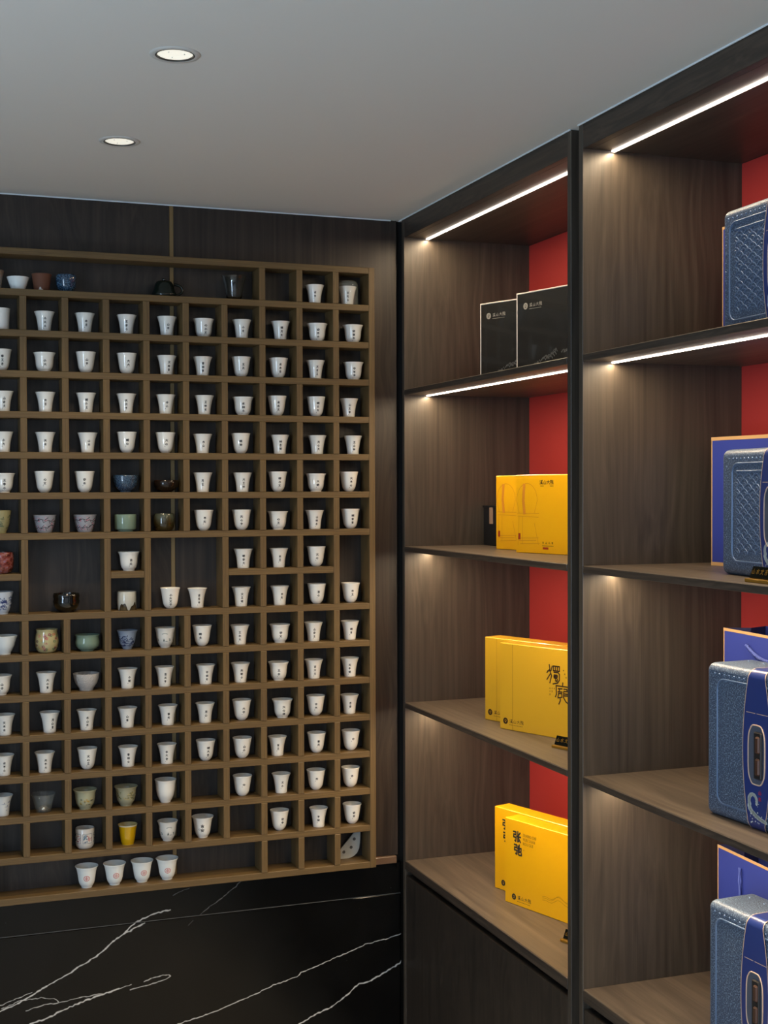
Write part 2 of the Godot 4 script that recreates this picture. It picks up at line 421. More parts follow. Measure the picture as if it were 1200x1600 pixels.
func marble():
	var im := picture(1980, 800, Color(0.045, 0.043, 0.042))
	var nz := FastNoiseLite.new(); nz.seed = 9; nz.frequency = 0.006; nz.fractal_octaves = 4
	for y in range(0, 800, 4):
		for x in range(0, 1980, 4):
			var t := clampf(nz.get_noise_2d(x, y) * 0.5 + 0.42, 0, 1)
			im.fill_rect(Rect2i(x, y, 4, 4), Color(0.024, 0.022, 0.021).lerp(Color(0.066, 0.064, 0.062), t))
	var w := Color(0.80, 0.80, 0.79); var g := Color(0.42, 0.42, 0.42)
	vein(im, "180,352 ;235,374 ;277,386 ;314,403 ;352,424 ;399,444 ;434,463 ;486,490 ;516,515 ;543,532 ;565,552 ;587,563 ;614,575 ;667,582", 2.7, w, 0.85)
	vein(im, "235,387 ;268,398 ;314,411", 1.5, w, 0.6)
	vein(im, "239,378 ;285,394 ;335,394 ;373,386 ;379,377", 1.5, w, 0.65)
	vein(im, "298,366 ;344,375 ;386,376 ;438,382 ;498,385 ;564,399", 1.7, w, 0.6)
	vein(im, "240,300 ;310,332 ;344,338 ;394,357 ;446,372 ;498,385 ;533,392", 2.9, w, 0.85)
	vein(im, "559,384 ;586,389 ;612,393 ;648,399 ;666,407 ;662,413 ;639,411 ;613,408 ;595,401", 2.0, w, 0.6)
	vein(im, "600,240 ;684,278 ;729,287 ;770,294 ;830,312 ;886,327 ;943,347 ;1010,362 ;1020,372 ;1068,384 ;1117,400 ;1176,416 ;1206,427 ;1266,434 ;1317,444", 2.0, w, 0.72)
	vein(im, "950,200 ;1014,232 ;1063,252 ;1106,265 ;1156,296 ;1186,320 ;1215,321 ;1266,343 ;1306,362 ;1330,383", 2.8, w, 0.88)
	vein(im, "672,619 ;694,627 ;717,634", 1.5, g, 0.7)
	vein(im, "744,560 ;758,571 ;804,597 ;841,625 ;870,648", 1.8, g, 0.65)
	vein(im, "543,532 ;578,546 ;600,555", 3.2, w, 0.75)
	vein(im, "300,180 ;420,120 ;610,60 ;700,10", 2.2, w, 0.7)
	vein(im, "-250,300 ;-80,420 ;60,500 ;180,560", 2.2, w, 0.7)
	vein(im, "712,535 ;726,547", 1.2, g, 0.5)
	for k in 130:
		blob(im, rng.randf_range(0, 1980), rng.randf_range(0, 800), 1.4, 1.4, g, rng.randf_range(0.1, 0.45))
	var m := mat("marble", Color(1, 1, 1), 0.16, 0.0, tex(im))
	m.texture_repeat = false; m.metallic_specular = 0.38

# ==================================================================== the setting
func marble_slab(called: String, x0: float, x1: float, y0: float, y1: float, parent: Node):
	# textures are laid by the slab's own place on the wall, so the veins run on across the joint
	var st := begin()
	var z := 0.0; var b := 0.0015
	var f := func(x: float, y: float): return Vector2((x + 0.3) / 1.65, (0.65 - y) / 0.6667)
	var c := Vector3((x0 + x1) / 2, (y0 + y1) / 2, -0.006)
	var q := [Vector2(x0 + b, y0 + b), Vector2(x1 - b, y0 + b), Vector2(x1 - b, y1 - b), Vector2(x0 + b, y1 - b)]
	var o := [Vector2(x0, y0), Vector2(x1, y0), Vector2(x1, y1), Vector2(x0, y1)]
	var p := []; var uv := []
	for k in 4: p.append(Vector3(q[k].x, q[k].y, z) - c); uv.append(f.call(q[k].x, q[k].y))
	quad(st, p[0], p[1], p[2], p[3], Vector3(0, 0, 1), uv)
	for k in 4:
		var k2 := (k + 1) % 4
		var mid: Vector2 = (o[k] + o[k2]) / 2 - Vector2(c.x, c.y)
		var n := Vector3(signf(mid.x) if absf(o[k].x - o[k2].x) < 0.001 else 0.0, signf(mid.y) if absf(o[k].y - o[k2].y) < 0.001 else 0.0, 1).normalized()
		var uo := [f.call(q[k].x, q[k].y), f.call(q[k2].x, q[k2].y), f.call(o[k2].x, o[k2].y), f.call(o[k].x, o[k].y)]
		quad(st, p[k], p[k2], Vector3(o[k2].x, o[k2].y, z - b) - c, Vector3(o[k].x, o[k].y, z - b) - c, n, uo)
		quad(st, Vector3(o[k].x, o[k].y, z - b) - c, Vector3(o[k2].x, o[k2].y, z - b) - c, Vector3(o[k2].x, o[k2].y, -0.012) - c, Vector3(o[k].x, o[k].y, -0.012) - c, Vector3(n.x, n.y, 0).normalized(), uo)
	return put(called, st.commit(), M.marble, parent, c)

func room():
	var s := "structure"
	# back wall: a solid wall faced with wood panels above, marble slabs below
	var w := thing("wall_back", Vector3.ZERO, "back wall of dark wood panels above polished black marble, behind the teacup rack", "wall", "", s)
	box("masonry", Vector3(-3.1, 0, -0.14), Vector3(1.9, CEIL, -0.013), M.black_gap, w)
	box("wood_panel", Vector3(-3.0, 0.6655, -0.012), Vector3(0.6735, CEIL, 0), M.wall_wood, w, 0.001, 1, Vector2(0.2, 0.1))
	box("wood_panel", Vector3(0.6845, 0.6655, -0.012), Vector3(1.303, CEIL, 0), M.wall_wood, w, 0.001, 1, Vector2(0.31, 0.5))
	tag(box("brass_strip", Vector3(0.6737, 0.6655, -0.012), Vector3(0.6843, CEIL, -0.001), M.brass, w, 0.0005), "narrow brass inlay strip between the two wood panels")
	box("ledge", Vector3(-3.0, 0.645, -0.012), Vector3(1.296, 0.665, 0.010), M.ledge_wood, w, 0.0015, 0)
	marble_slab("marble_slab", -0.3, 1.312, 0.5585, 0.645, w)
	marble_slab("marble_slab", -0.3, 1.312, 0.002, 0.5565, w)
	box("marble_slab", Vector3(-3.0, 0.002, -0.012), Vector3(-0.302, 0.645, 0), mat("marble_plain", Color(0.05, 0.048, 0.047), 0.16), w)
	box("joint", Vector3(-0.3, 0.5567, -0.011), Vector3(1.31, 0.5583, -0.001), M.grey_print, w, 0.0002)
	# the other walls, floor and ceiling
	tag(box("wall_right", Vector3(1.72, 0, -0.14), Vector3(1.86, CEIL, 6.14), M.plaster, self), "plain wall behind the shelf cabinets on the right", "wall", "", s)
	tag(box("floor", Vector3(-3.14, -0.12, -0.14), Vector3(1.86, 0, 6.14), M.floor_tile, self), "plain grey floor of the shop", "floor", "", s)
	var wl := thing("wall_left", Vector3.ZERO, "plain left wall with the opening of a glass door", "wall", "", s)
	box("wall_piece", Vector3(-3.14, 0, -0.14), Vector3(-3.0, CEIL, 3.5), M.plaster, wl)
	box("wall_piece", Vector3(-3.14, 0, 5.1), Vector3(-3.0, CEIL, 6.14), M.plaster, wl)
	box("wall_piece", Vector3(-3.14, 2.32, 3.5), Vector3(-3.0, CEIL, 5.1), M.plaster, wl)
	var wf := thing("wall_front", Vector3.ZERO, "plain wall behind the camera with the shop window", "wall", "", s)
	box("wall_piece", Vector3(-3.0, 0, 6.0), Vector3(-2.05, CEIL, 6.14), M.dark_plaster, wf)
	box("wall_piece", Vector3(1.25, 0, 6.0), Vector3(1.72, CEIL, 6.14), M.dark_plaster, wf)
	box("wall_piece", Vector3(-2.05, 0, 6.0), Vector3(1.25, 0.35, 6.14), M.dark_plaster, wf)
	box("wall_piece", Vector3(-2.05, 2.32, 6.0), Vector3(1.25, CEIL, 6.14), M.dark_plaster, wf)
	var d := thing("door_1", Vector3(-3.07, 0, 4.3), "glass shop door in the left wall", "door", "", s)
	for z: float in [-0.775, 0.0, 0.775]: box("frame", Vector3(-0.03, 0, z - 0.025), Vector3(0.03, 2.32, z + 0.025), M.frame_metal, d)
	for y: float in [0.03, 2.29]: box("frame", Vector3(-0.03, y - 0.03, -0.75), Vector3(0.03, y + 0.03, 0.75), M.frame_metal, d)
	box("pane", Vector3(-0.004, 0.06, -0.75), Vector3(0.004, 2.26, 0.75), M.pane_glass, d, 0.0005)
	var n := thing("window_1", Vector3(-0.4, 0.35, 6.07), "wide shop window behind the camera", "window", "", s)
	for x: float in [-1.625, -0.55, 0.55, 1.625]: box("frame", Vector3(x - 0.025, 0, -0.03), Vector3(x + 0.025, 1.97, 0.03), M.frame_metal, n)
	for y: float in [0.025, 1.945]: box("frame", Vector3(-1.6, y - 0.025, -0.03), Vector3(1.6, y + 0.025, 0.03), M.frame_metal, n)
	box("pane", Vector3(-1.6, 0.05, -0.004), Vector3(1.6, 1.92, 0.004), M.pane_glass, n, 0.0005)
	# ceiling with two round holes for the downlights
	var c := CSGBox3D.new(); c.name = "ceiling"; c.size = Vector3(5.0, 0.12, 6.28); add_child(c)
	c.position = Vector3(-0.64, CEIL + 0.06, 3.0); c.material = M.paint
	for q in [[0.4525, 1.199], [0.4525, 0.597], [-1.2, 2.3], [0.3, 2.9], [-1.2, 4.2], [0.3, 4.6]]:
		var h := CSGCylinder3D.new(); h.name = "downlight_hole"; h.operation = CSGShape3D.OPERATION_SUBTRACTION
		h.radius = 0.0375; h.height = 0.2; h.sides = 48; h.material = M.paint
		c.add_child(h, true); h.position = Vector3(q[0], CEIL, q[1]) - c.position
	tag(c, "plain pale grey painted ceiling with two recessed downlights", "ceiling", "", s)
	# thin bead of pale sealant where the ceiling meets wall and cabinets
	tag(box("trim_1", Vector3(-3.0, CEIL - 0.003, 0.0), Vector3(1.286, CEIL, 0.004), M.caulk, self, 0.001), "thin pale sealant bead along the top of the wood wall", "trim", "", s)
	tag(box("trim_2", Vector3(CX - 0.004, CEIL - 0.003, 0.0), Vector3(CX, CEIL, 1.0), M.caulk, self, 0.001), "thin pale sealant bead above the far shelf cabinet", "trim", "", s)
	tag(box("trim_3", Vector3(CX - 0.004, CEIL - 0.003, 1.033), Vector3(CX, CEIL, 2.03), M.caulk, self, 0.001), "thin pale sealant bead above the near shelf cabinet", "trim", "", s)
	tag(box("trim_4", Vector3(CX + 0.035, 0, 1.0005), Vector3(CX + 0.05, CEIL, 1.0325), M.black_gap, self), "black filler strip in the gap between both shelf cabinets", "trim", "", s)

# ==================================================================== shelf cabinets
func led(parent: Node, y: float, z0: float, z1: float):
	# a strip light let into the underside at height y: its glowing diffuser and the light just below it
	var at := (parent as Node3D).position
	var b := box("led_strip", Vector3(CX + 0.0643, y - 0.0025, z0 + 0.003), Vector3(CX + 0.0727, y + 0.0015, z1 - 0.003), M.led_glow, parent, 0.0006)
	b.position -= at
	tag(b, "glowing white strip light")
	var l = area("strip_light", Vector3(CX + 0.0685, y - 0.004, (z0 + z1) / 2), Vector3(0.0084, z1 - z0 - 0.008, 0), Vector3(-PI / 2, 0, 0), Color(1.0, 0.89, 0.73), LED_ENERGY)
	l.name = numbered("strip_light")

func cabinet(z0: float, z1: float, doors: Array, label: String):
	var t := thing("shelf_cabinet", Vector3.ZERO, label, "cabinet", "lit shelf cabinets along the right wall")
	var th := 0.0165
	var i0 := z0 + th; var i1 := z1 - th
	var xb := 1.712
	box("side_panel", Vector3(CX, 0, z0), Vector3(xb, CEIL - 0.001, i0), M.cabinet_wood, t, 0.0008, 1, Vector2(rng.randf(), rng.randf()))
	box("side_panel", Vector3(CX, 0, i1), Vector3(xb, CEIL - 0.001, z1), M.cabinet_wood, t, 0.0008, 1, Vector2(rng.randf(), rng.randf()))
	var zz := (i0 + i1) / 2
	var fa := box("fascia", Vector3(CX + 0.0008, 2.3685, i0 + 0.0003), Vector3(CX + 0.018, CEIL - 0.001, i1 - 0.0003), M.edge_wood, t, 0.0006, 2, Vector2(rng.randf(), 0))
	var tp := box("top_panel", Vector3(CX + 0.018, 2.3685, i0 + 0.0003), Vector3(xb, CEIL - 0.001, i1 - 0.0003), M.cabinet_wood, t, 0.0006, 2, Vector2(rng.randf(), 0.4))
	led(tp, 2.3685, i0, i1)
	for y: float in SHELF:
		var sh := box("shelf", Vector3(CX + 0.0012, y - 0.015, i0 + 0.0003), Vector3(CBACK - 0.0005, y, i1 - 0.0003), M.cabinet_wood_flat, t, 0.0011, 2, Vector2(rng.randf(), rng.randf()))
		led(sh, y - 0.015, i0, i1)
		box("edge_band", Vector3(-(CBACK - CX) / 2 - 0.0009, -0.0067, -(i1 - i0) / 2 + 0.001), Vector3(-(CBACK - CX) / 2 + 0.0012, 0.0063, (i1 - i0) / 2 - 0.001), M.edge_wood, sh, 0.0006, 2)
	var bs := box("base_top", Vector3(CX + 0.0012, BASE_Y - 0.025, i0 + 0.0003), Vector3(CBACK - 0.0005, BASE_Y, i1 - 0.0003), M.cabinet_wood_flat, t, 0.0012, 2, Vector2(rng.randf(), rng.randf()))
	box("edge_band", Vector3(-(CBACK - CX) / 2 - 0.0009, -0.0115, -(i1 - i0) / 2 + 0.001), Vector3(-(CBACK - CX) / 2 + 0.0012, 0.0112, (i1 - i0) / 2 - 0.001), M.edge_wood, bs, 0.0006, 2)
	tag(box("back_panel", Vector3(CBACK, BASE_Y, i0 + 0.0003), Vector3(xb, 2.368, i1 - 0.0003), M.red_panel, t, 0.0005), "red back panel")
	box("base_carcass", Vector3(CX + 0.03, 0.02, i0 + 0.0003), Vector3(xb, BASE_Y - 0.0255, i1 - 0.0003), M.black_gap, t)
	for d in doors:
		box("door", Vector3(CX + 0.0015, 0.06, d[0]), Vector3(CX + 0.02, 0.6155, d[1]), M.door_wood, t, 0.0012, 1, Vector2(rng.randf(), rng.randf()))

func cabinets():
	cabinet(0.0165, 0.9995, [[0.0345, 0.9815]], "dark wood shelf cabinet next to the teacup rack, holding black and yellow gift boxes")
	cabinet(1.033, 2.03, [[1.0515, 1.5305], [1.5325, 2.0115]], "dark wood shelf cabinet nearest the viewer, holding blue tins and gift bags")

# ==================================================================== the rack
func rack():
	var t := thing("display_rack", Vector3.ZERO, "large wall rack of small square wooden compartments filled with teacups", "rack")
	var left := RACK_R - 10.0 * PX
	var x_of := func(k: int): return RACK_R - (9 - k) * PX
	var oo := func(): return Vector2(rng.randf(), rng.randf())
	# end panels, full height
	for k in [-1, 9]:
		var x: float = x_of.call(k)
		box("end_panel", Vector3(x - BT / 2, RACK_TOP - 1.6 - BT / 2, 0.0005), Vector3(x + BT / 2, RACK_TOP + BT / 2, RF + 0.0008), M.rack_wood, t, 0.0008, 1, oo.call())
	var span := func(j: int, a: int, b: int):
		var y := RACK_TOP - 0.1 * j
		box("shelf_board", Vector3(x_of.call(a) + BT / 2, y - BT / 2, 0.0005), Vector3(x_of.call(b) - BT / 2, y + BT / 2, RF), M.rack_wood, t, 0.0008, 0, oo.call())
	for j in 17:
		if j == 8:
			span.call(8, -1, 0); span.call(8, 2, 3); span.call(8, 5, 8)
		else:
			span.call(j, -1, 9)
	for r in 16:
		var ks := range(0, 9)
		if r == 0 or r == 15: ks = [6, 7, 8]
		if r == 7 or r == 8: ks = [0, 2, 3, 5, 6, 7, 8]
		for k in ks:
			var x: float = x_of.call(k)
			var y0 := RACK_TOP - 0.1 * (r + 1) + BT / 2; var y1 := RACK_TOP - 0.1 * r - BT / 2
			var f := RF + 0.0012
			if r == 8 and k in [0, 2, 3, 5, 8]: continue
			if r == 7 and k in [0, 2, 3, 5, 8]: y0 = RACK_TOP - 0.1 * (r + 2) + BT / 2
			box("divider", Vector3(x - BT / 2, y0, 0.0005), Vector3(x + BT / 2, y1, f), M.rack_wood, t, 0.0008, 1, oo.call())

# ==================================================================== ceiling lamps
func downlights():
	var ls := ["round recessed ceiling downlight nearer the viewer, the larger looking of the two", "round recessed ceiling downlight nearer the wood wall, above the rack"]
	for n in ["nearest the left wall", "just before the camera", "beside the glass door", "nearest the shop window"]: ls.append("round recessed downlight outside the picture, %s" % n)
	var k := 0
	for q in [[0.4525, 1.199], [0.4525, 0.597], [-1.2, 2.3], [0.3, 2.9], [-1.2, 4.2], [0.3, 4.6]]:
		var z: float = q[1]
		var t := thing("downlight", Vector3(q[0], CEIL, z), ls[k], "downlight", "recessed ceiling downlights")
		var st := begin(); lathe(st, mm([35, 2, 43.5, -0.3, 42, -1.8, 36, -2.6, 33.5, -2.3, 33, 1, 33, 6]), 48)
		put("trim_ring", st.commit(), M.trim_white, t)
		st = begin(); lathe(st, mm([33.4, -2.2, 31.4, -2.4, 31, 1, 31, 8, 33.2, 8]), 48)
		put("gasket", st.commit(), M.black_plastic, t)
		st = begin(); lathe(st, mm([31.2, 3, 30.5, 6, 27, 26, 20, 42, 0, 48]), 48)
		put("reflector", st.commit(), M.reflector, t)
		st = begin(); lathe(st, mm([0, 0.2, 24, 0.0, 29, -0.4, 30.6, 0.6, 30.6, 5, 0, 5]), 40)
		put("lens", st.commit(), M.lens_glow, t)
		for a in 3:
			var an := TAU * a / 3.0 + 0.4
			var c := begin(); cbox(c, Vector3(cos(an) * 16, -0.4, sin(an) * 16) * 0.001, Vector3(0.002, 0.002, 0.002), 0.0004)
			put("clip", c.commit(), M.trim_white, t)
		var l := SpotLight3D.new(); l.name = numbered("downlight_beam"); add_child(l)
		l.position = Vector3(q[0], CEIL - 0.006, z); l.rotation = Vector3(-PI / 2, 0, 0)
		l.light_energy = 0.9 if k < 2 else 1.0; l.light_color = Color(1.0, 0.90, 0.74) if k < 2 else Color(0.90, 0.97, 1.0); l.spot_angle = 62; l.spot_range = 6; l.spot_attenuation = 2.0; l.light_size = 0.03; l.shadow_enabled = true
		k += 1
	# an uplighter out of the picture on the left, which washes the ceiling
	var fl := thing("floor_lamp", Vector3(-1.05, 0, 2.1), "slim metal uplighter floor lamp standing left of the picture", "floor lamp")
	var st := begin(); lathe(st, mm([0, 0, 150, 0, 152, 8, 140, 18, 20, 24, 0, 24]), 36); put("base", st.commit(), M.frame_metal, fl)
	st = begin(); lathe(st, mm([12, 20, 12, 1000]), 16); put("pole", st.commit(), M.frame_metal, fl)
	st = begin(); lathe(st, mm([0, 985, 60, 1000, 150, 1045, 210, 1095, 212, 1099, 205, 1097, 140, 1052, 0, 1010]), 40); put("bowl", st.commit(), M.frame_metal, fl)
	st = begin(); lathe(st, mm([0, 1088, 196, 1088, 196, 1091, 0, 1091]), 36); put("lamp_disc", st.commit(), M.lens_glow, fl)
	area("uplight", Vector3(-1.05, 1.103, 2.1), Vector3(0.34, 0.34, 0), Vector3(PI / 2, 0, 0), Color(0.84, 0.93, 1.0), 1.7)

# ==================================================================== gift boxes, tins and bags
func stand(called: String, corner: Vector3, th: float, w: float, d: float, label: String, category: String, group: String) -> Node3D:
	# corner: the front face's lower left corner; th: degrees its width turns from +z towards +x
	var a := deg_to_rad(th)
	var u := Vector3(sin(a), 0, cos(a)); var n := Vector3(-cos(a), 0, sin(a))
	var t := thing(called, corner + u * w / 2 - n * d / 2, label, category, group)
	t.basis = Basis(u, Vector3.UP, n)
	return t

func card_box(t: Node3D, w: float, h: float, d: float, m: Material, called := "box_body"):
	var st := begin(); cbox(st, Vector3(0, h / 2, 0), Vector3(w, h, d), 0.0016, 1)
	return put(called, st.commit(), m, t)

func print_on(t: Node3D, called: String, m: Material, z: float, w: float, f: Callable):
	var st := begin(); f.call(st, flat(z + 0.0003, Vector2(-w / 2, 0)))
	return put(called, st.commit(), m, t)

func latin(t: Node3D, text: String, at: Vector2, size: float, z: float, w: float, m: Material):
	var tm := TextMesh.new(); tm.text = text; tm.depth = 0.0004; tm.font_size = 32; tm.pixel_size = size / 32.0 * 1.35
	var f := SystemFont.new(); f.font_names = PackedStringArray(["Droid Sans"]); tm.font = f
	tm.horizontal_alignment = HORIZONTAL_ALIGNMENT_LEFT
	var o := put("lettering", tm, null, t, Vector3(at.x - w / 2, at.y, z + 0.0004))
	tm.material = m
	return o

func cloud(st: SurfaceTool, s: Callable, at: Vector2, k: float):
	# a drift of brushed cloud lines
	var r2 := RandomNumberGenerator.new(); r2.seed = int(at.x * 10000)
	for i in 26:
		var x := r2.randf_range(0, 0.11) * k
		var y := (0.5 - absf(x / (0.11 * k) - 0.6)) * 0.035 * k * r2.randf_range(0.1, 1.0)
		var l := r2.randf_range(0.005, 0.016) * k
		var pts := []
		for q in 5: pts.append(at + Vector2(x + l * q / 4.0, y + sin(q * PI / 4.0) * 0.005 * k + x * 0.22))
		ink_line(st, pts, r2.randf_range(0.0006, 0.0022) * k, s)

func gifts():
	var A: float = SHELF[0]; var B: float = SHELF[1]; var C: float = SHELF[2]
	# --- two black boxes on the top shelf
	var gb := "black gift boxes on the far cabinet's upper shelf"
	for e in [[Vector3(1.445, A, 0.2475), 21.2, "black gift box with pale edges standing left and behind on the upper shelf", 0.0305], [Vector3(1.455, A, 0.4455), 15.7, "black gift box with pale edges standing in front, nearest the cabinet post", 0.033]]:
		var w := 0.25; var h := 0.211; var d := 0.046
		var t := stand("black_gift_box", e[0], e[1], w, d, e[2], "gift box", gb)
		card_box(t, w, h, d, M.black_gloss)
		var st := begin()
		cbox(st, Vector3(-w / 2 + 0.001, h / 2, 0.0), Vector3(0.0035, h + 0.0016, d + 0.0016), 0.0008)
		cbox(st, Vector3(w / 2 - 0.001, h / 2, 0.0), Vector3(0.0035, h + 0.0016, d + 0.0016), 0.0008)
		cbox(st, Vector3(0, h - 0.001, 0.0), Vector3(w - 0.006, 0.0035, d + 0.0016), 0.0008)
		put("edge_trim", st.commit(), M.white_edge, t)
		print_on(t, "logo", M.silver_print, d / 2, w, func(s, f): logo(s, Vector2(e[3], 0.1772), f, 0.0082, 0.0105))
		print_on(t, "cloud_print", M.grey_print, d / 2, w, func(s, f): cloud(s, f, Vector2(0.055, 0.026), 1.25))
	# --- yellow boxes with a chair drawing
	var gy := "yellow gift boxes on the far cabinet's shelves"
	for e in [[Vector3(1.4681, B, 0.2924), 16.0, "bright yellow gift box with chair drawing, standing behind its twin at eye level"], [Vector3(1.4343, B, 0.4818), 17.4, "bright yellow gift box with chair drawing, standing in front at eye level"]]:
		var w := 0.195; var h := 0.191; var d := 0.046
		var t := stand("yellow_gift_box", e[0], e[1], w, d, e[2], "gift box", gy)
		card_box(t, w, h, d, M.yellow_card)
		print_on(t, "chair_drawing", M.faint_print, d / 2, w, func(s, f):
			var arc := []
			for k in 19: arc.append(Vector2(0.040 + cos(PI * k / 18.0) * 0.036, 0.128 + sin(PI * k / 18.0) * 0.042))
			ink_line(s, arc, 0.0012, f)
			for q in [[0.004, 0.128, 0.012, 0.098], [0.076, 0.128, 0.066, 0.098], [0.006, 0.097, 0.082, 0.097], [0.008, 0.090, 0.080, 0.088], [0.012, 0.088, 0.008, 0.018], [0.066, 0.074, 0.080, 0.022], [0.014, 0.036, 0.080, 0.038], [0.012, 0.030, 0.072, 0.032], [0.016, 0.022, 0.084, 0.025], [0.024, 0.088, 0.024, 0.022]]:
				ink_line(s, [Vector2(q[0], q[1]), Vector2(q[2], q[3])], 0.0011, f))
		print_on(t, "chair_back_drawing", M.faint_red_print, d / 2, w, func(s, f):
			ink_line(s, [Vector2(0.030, 0.166), Vector2(0.027, 0.128), Vector2(0.031, 0.098)], 0.0085, f))
		print_on(t, "stamp", M.stamp_red, d / 2, w, func(s, f):
			ink_line(s, [Vector2(0.013, 0.045), Vector2(0.013, 0.036)], 0.008, f)
			ink_line(s, [Vector2(0.097, 0.0135), Vector2(0.112, 0.0135)], 0.005, f))
		print_on(t, "lettering", M.brown_print, d / 2, w, func(s, f):
			var k := 0
			for ch in ["溪", "山", "大", "院"]:
				ink_glyph(s, ch, Vector2(0.090 + k * 0.0118, 0.1725), 0.0115, 0.0013, f); k += 1
			for i in 4: ink_line(s, [Vector2(0.087 + i * 0.003, 0.1635), Vector2(0.089 + i * 0.003, 0.1635)], 0.0012, f)
			for i in 4: ink_line(s, [Vector2(0.120 + i * 0.003, 0.1635), Vector2(0.122 + i * 0.003, 0.1635)], 0.0012, f)
			k = 0
			for ch in ["文", "山", "小", "李"]:
				ink_glyph(s, ch, Vector2(0.096 + k * 0.0105, 0.0268), 0.006, 0.0007, f); k += 1
			ink_line(s, [Vector2(0.093, 0.0195), Vector2(0.131, 0.0195)], 0.0009, f))
	# --- dark box with a leather tab behind them
	var dk := stand("dark_gift_box", Vector3(1.545, B, 0.043), 2.0, 0.16, 0.075, "dark gift box with tan leather tab, mostly hidden behind the bright yellow boxes", "gift box", "")
	card_box(dk, 0.16, 0.106, 0.075, M.dark_card)
	var ld := begin(); cbox(ld, Vector3(0, 0.108, 0), Vector3(0.164, 0.006, 0.079), 0.001); put("lid", ld.commit(), M.dark_card, dk)
	var tb := begin(); cbox(tb, Vector3(-0.030, 0.083, 0.0385), Vector3(0.019, 0.046, 0.003), 0.001); put("tab", tb.commit(), M.tan_leather, dk)
	# --- golden boxes with the two large characters
	for e in [[Vector3(1.4055, C, 0.3595), 20.0, "golden yellow gift box with a lone emblem, standing behind another golden box"], [Vector3(1.3868, C, 0.4894), 21.5, "golden yellow gift box with two large brush characters, standing in front"]]:
		var w := 0.27; var h := 0.211; var d := 0.055
		var t := stand("golden_gift_box", e[0], e[1], w, d, e[2], "gift box", gy)
		card_box(t, w, h, d, M.gold_card)
		var se := begin(); cbox(se, Vector3(-w / 2 + 0.0425, h / 2, d / 2), Vector3(0.0009, h - 0.003, 0.0006), 0.0002); put("seam", se.commit(), M.yellow_seam, t)
		print_on(t, "emblem", M.brown_print, d / 2, w, func(s, f):
			logo(s, Vector2(0.0195, 0.0212), f, 0.0078, 0.0105))
		print_on(t, "lettering", M.brown_print, d / 2, w, func(s, f):
			ink_glyph(s, "獨", Vector2(0.1735, 0.1500), 0.045, 0.0032, f)
			ink_glyph(s, "寵", Vector2(0.2020, 0.1095), 0.047, 0.0032, f)
			for i in 3:
				for j in 3 - i: ink_glyph(s, ["山", "小", "文"][(i + j) % 3], Vector2(0.163 + j * 0.0068, 0.117 - i * 0.0075), 0.0048, 0.0006, f)
				ink_glyph(s, ["木", "水", "大"][i], Vector2(0.205 + 0.004 * i, 0.162 - i * 0.008), 0.0048, 0.0006, f))
	# --- lower yellow boxes
	for e in [[Vector3(1.4381, BASE_Y, 0.3466), 16.7, "deep yellow gift box on the lowest shelf, standing behind its twin"], [Vector3(1.4136, BASE_Y, 0.4604), 16.7, "deep yellow gift box with two bold black characters, in front on the lowest shelf"]]:
		var w := 0.27; var h := 0.2102; var d := 0.050
		var t := stand("yellow_gift_box", e[0], e[1], w, d, e[2], "gift box", gy)
		card_box(t, w, h, d, M.yellow_card)
		print_on(t, "lettering", M.ink, d / 2, w, func(s, f):
			ink_glyph(s, "张", Vector2(0.0440, 0.1700), 0.030, 0.0040, f)
			ink_glyph(s, "弛", Vector2(0.0470, 0.1385), 0.030, 0.0040, f))
		var k := 0
		for line in ["ZHANG CHI", "YUN SHAN", "ROU GUI"]:
			latin(t, line, Vector2(0.066, 0.178 - k * 0.0105), 0.0068, d / 2, w, M.soft_print_dark); k += 1
		print_on(t, "emblem", M.ink, d / 2, w, func(s, f): logo(s, Vector2(0.0335, 0.0195), f, 0.0075, 0.0110))
		print_on(t, "hill_print", M.soft_print, d / 2, w, func(s, f):
			ink_glyph(s, "心", Vector2(0.069, 0.1415), 0.006, 0.0007, f)
			for q in [[0.0, 1.0], [0.004, 0.6], [-0.005, 0.7]]:
				var pts := []
				for i in 25:
					var x := i / 24.0
					pts.append(Vector2(0.135 + x * 0.12, 0.041 + q[0] + q[1] * 0.016 * exp(-pow((x - 0.5) * 6.0, 2.0)) + 0.0015 * sin(x * 19.0)))
				ink_line(s, pts, 0.0009, f))
	# --- blue tins
	tin(Vector3(1.41, A, 1.402), -1.8, 0.318, 0.227, true, "blue embossed tin on the near cabinet's highest visible shelf, under the ceiling light strip", 0.010)
	tin(Vector3(1.416, B, 1.4036), -5.0, 0.30, 0.227, true, "blue wave-embossed tin beside a gold plaque, in front of a tall bag at eye level", 0.026)
	tin(Vector3(1.3736, C, 1.4173), 4.0, 0.25, 0.2735, false, "plain-sided blue tin with curved sleeve on the shelf below eye level", 0.018)
	tin(Vector3(1.390, BASE_Y, 1.3900), 4.0, 0.25, 0.2735, false, "plain-sided blue tin with curved sleeve at the bottom right corner", 0.010)
	# --- blue gift bags behind the tins
	bag(Vector3(1.545, A, 1.196), -2.0, 0.33, 0.244, 0.07, 0, "blue gift bag edged in tan, barely seen behind the highest tin")
	bag(Vector3(1.5629, B, 1.1318), 7.0, 0.31, 0.2597, 0.075, 1, "flat blue gift bag with tan border behind the tin at eye level")
	bag(Vector3(1.530, C, 1.224), -3.0, 0.32, 0.3125, 0.095, 2, "open blue gift bag with short drooping rope handle, behind a plain-sided tin")
	bag(Vector3(1.550, BASE_Y, 1.1750), -2.7, 0.32, 0.307, 0.095, 3, "open blue gift bag with rope handle hanging straight down, on the lowest shelf")
	# --- price plaques
	plaque(Vector3(1.336, B, 1.570), -3.0, "black and gold price plaque in front of the tin at eye level")
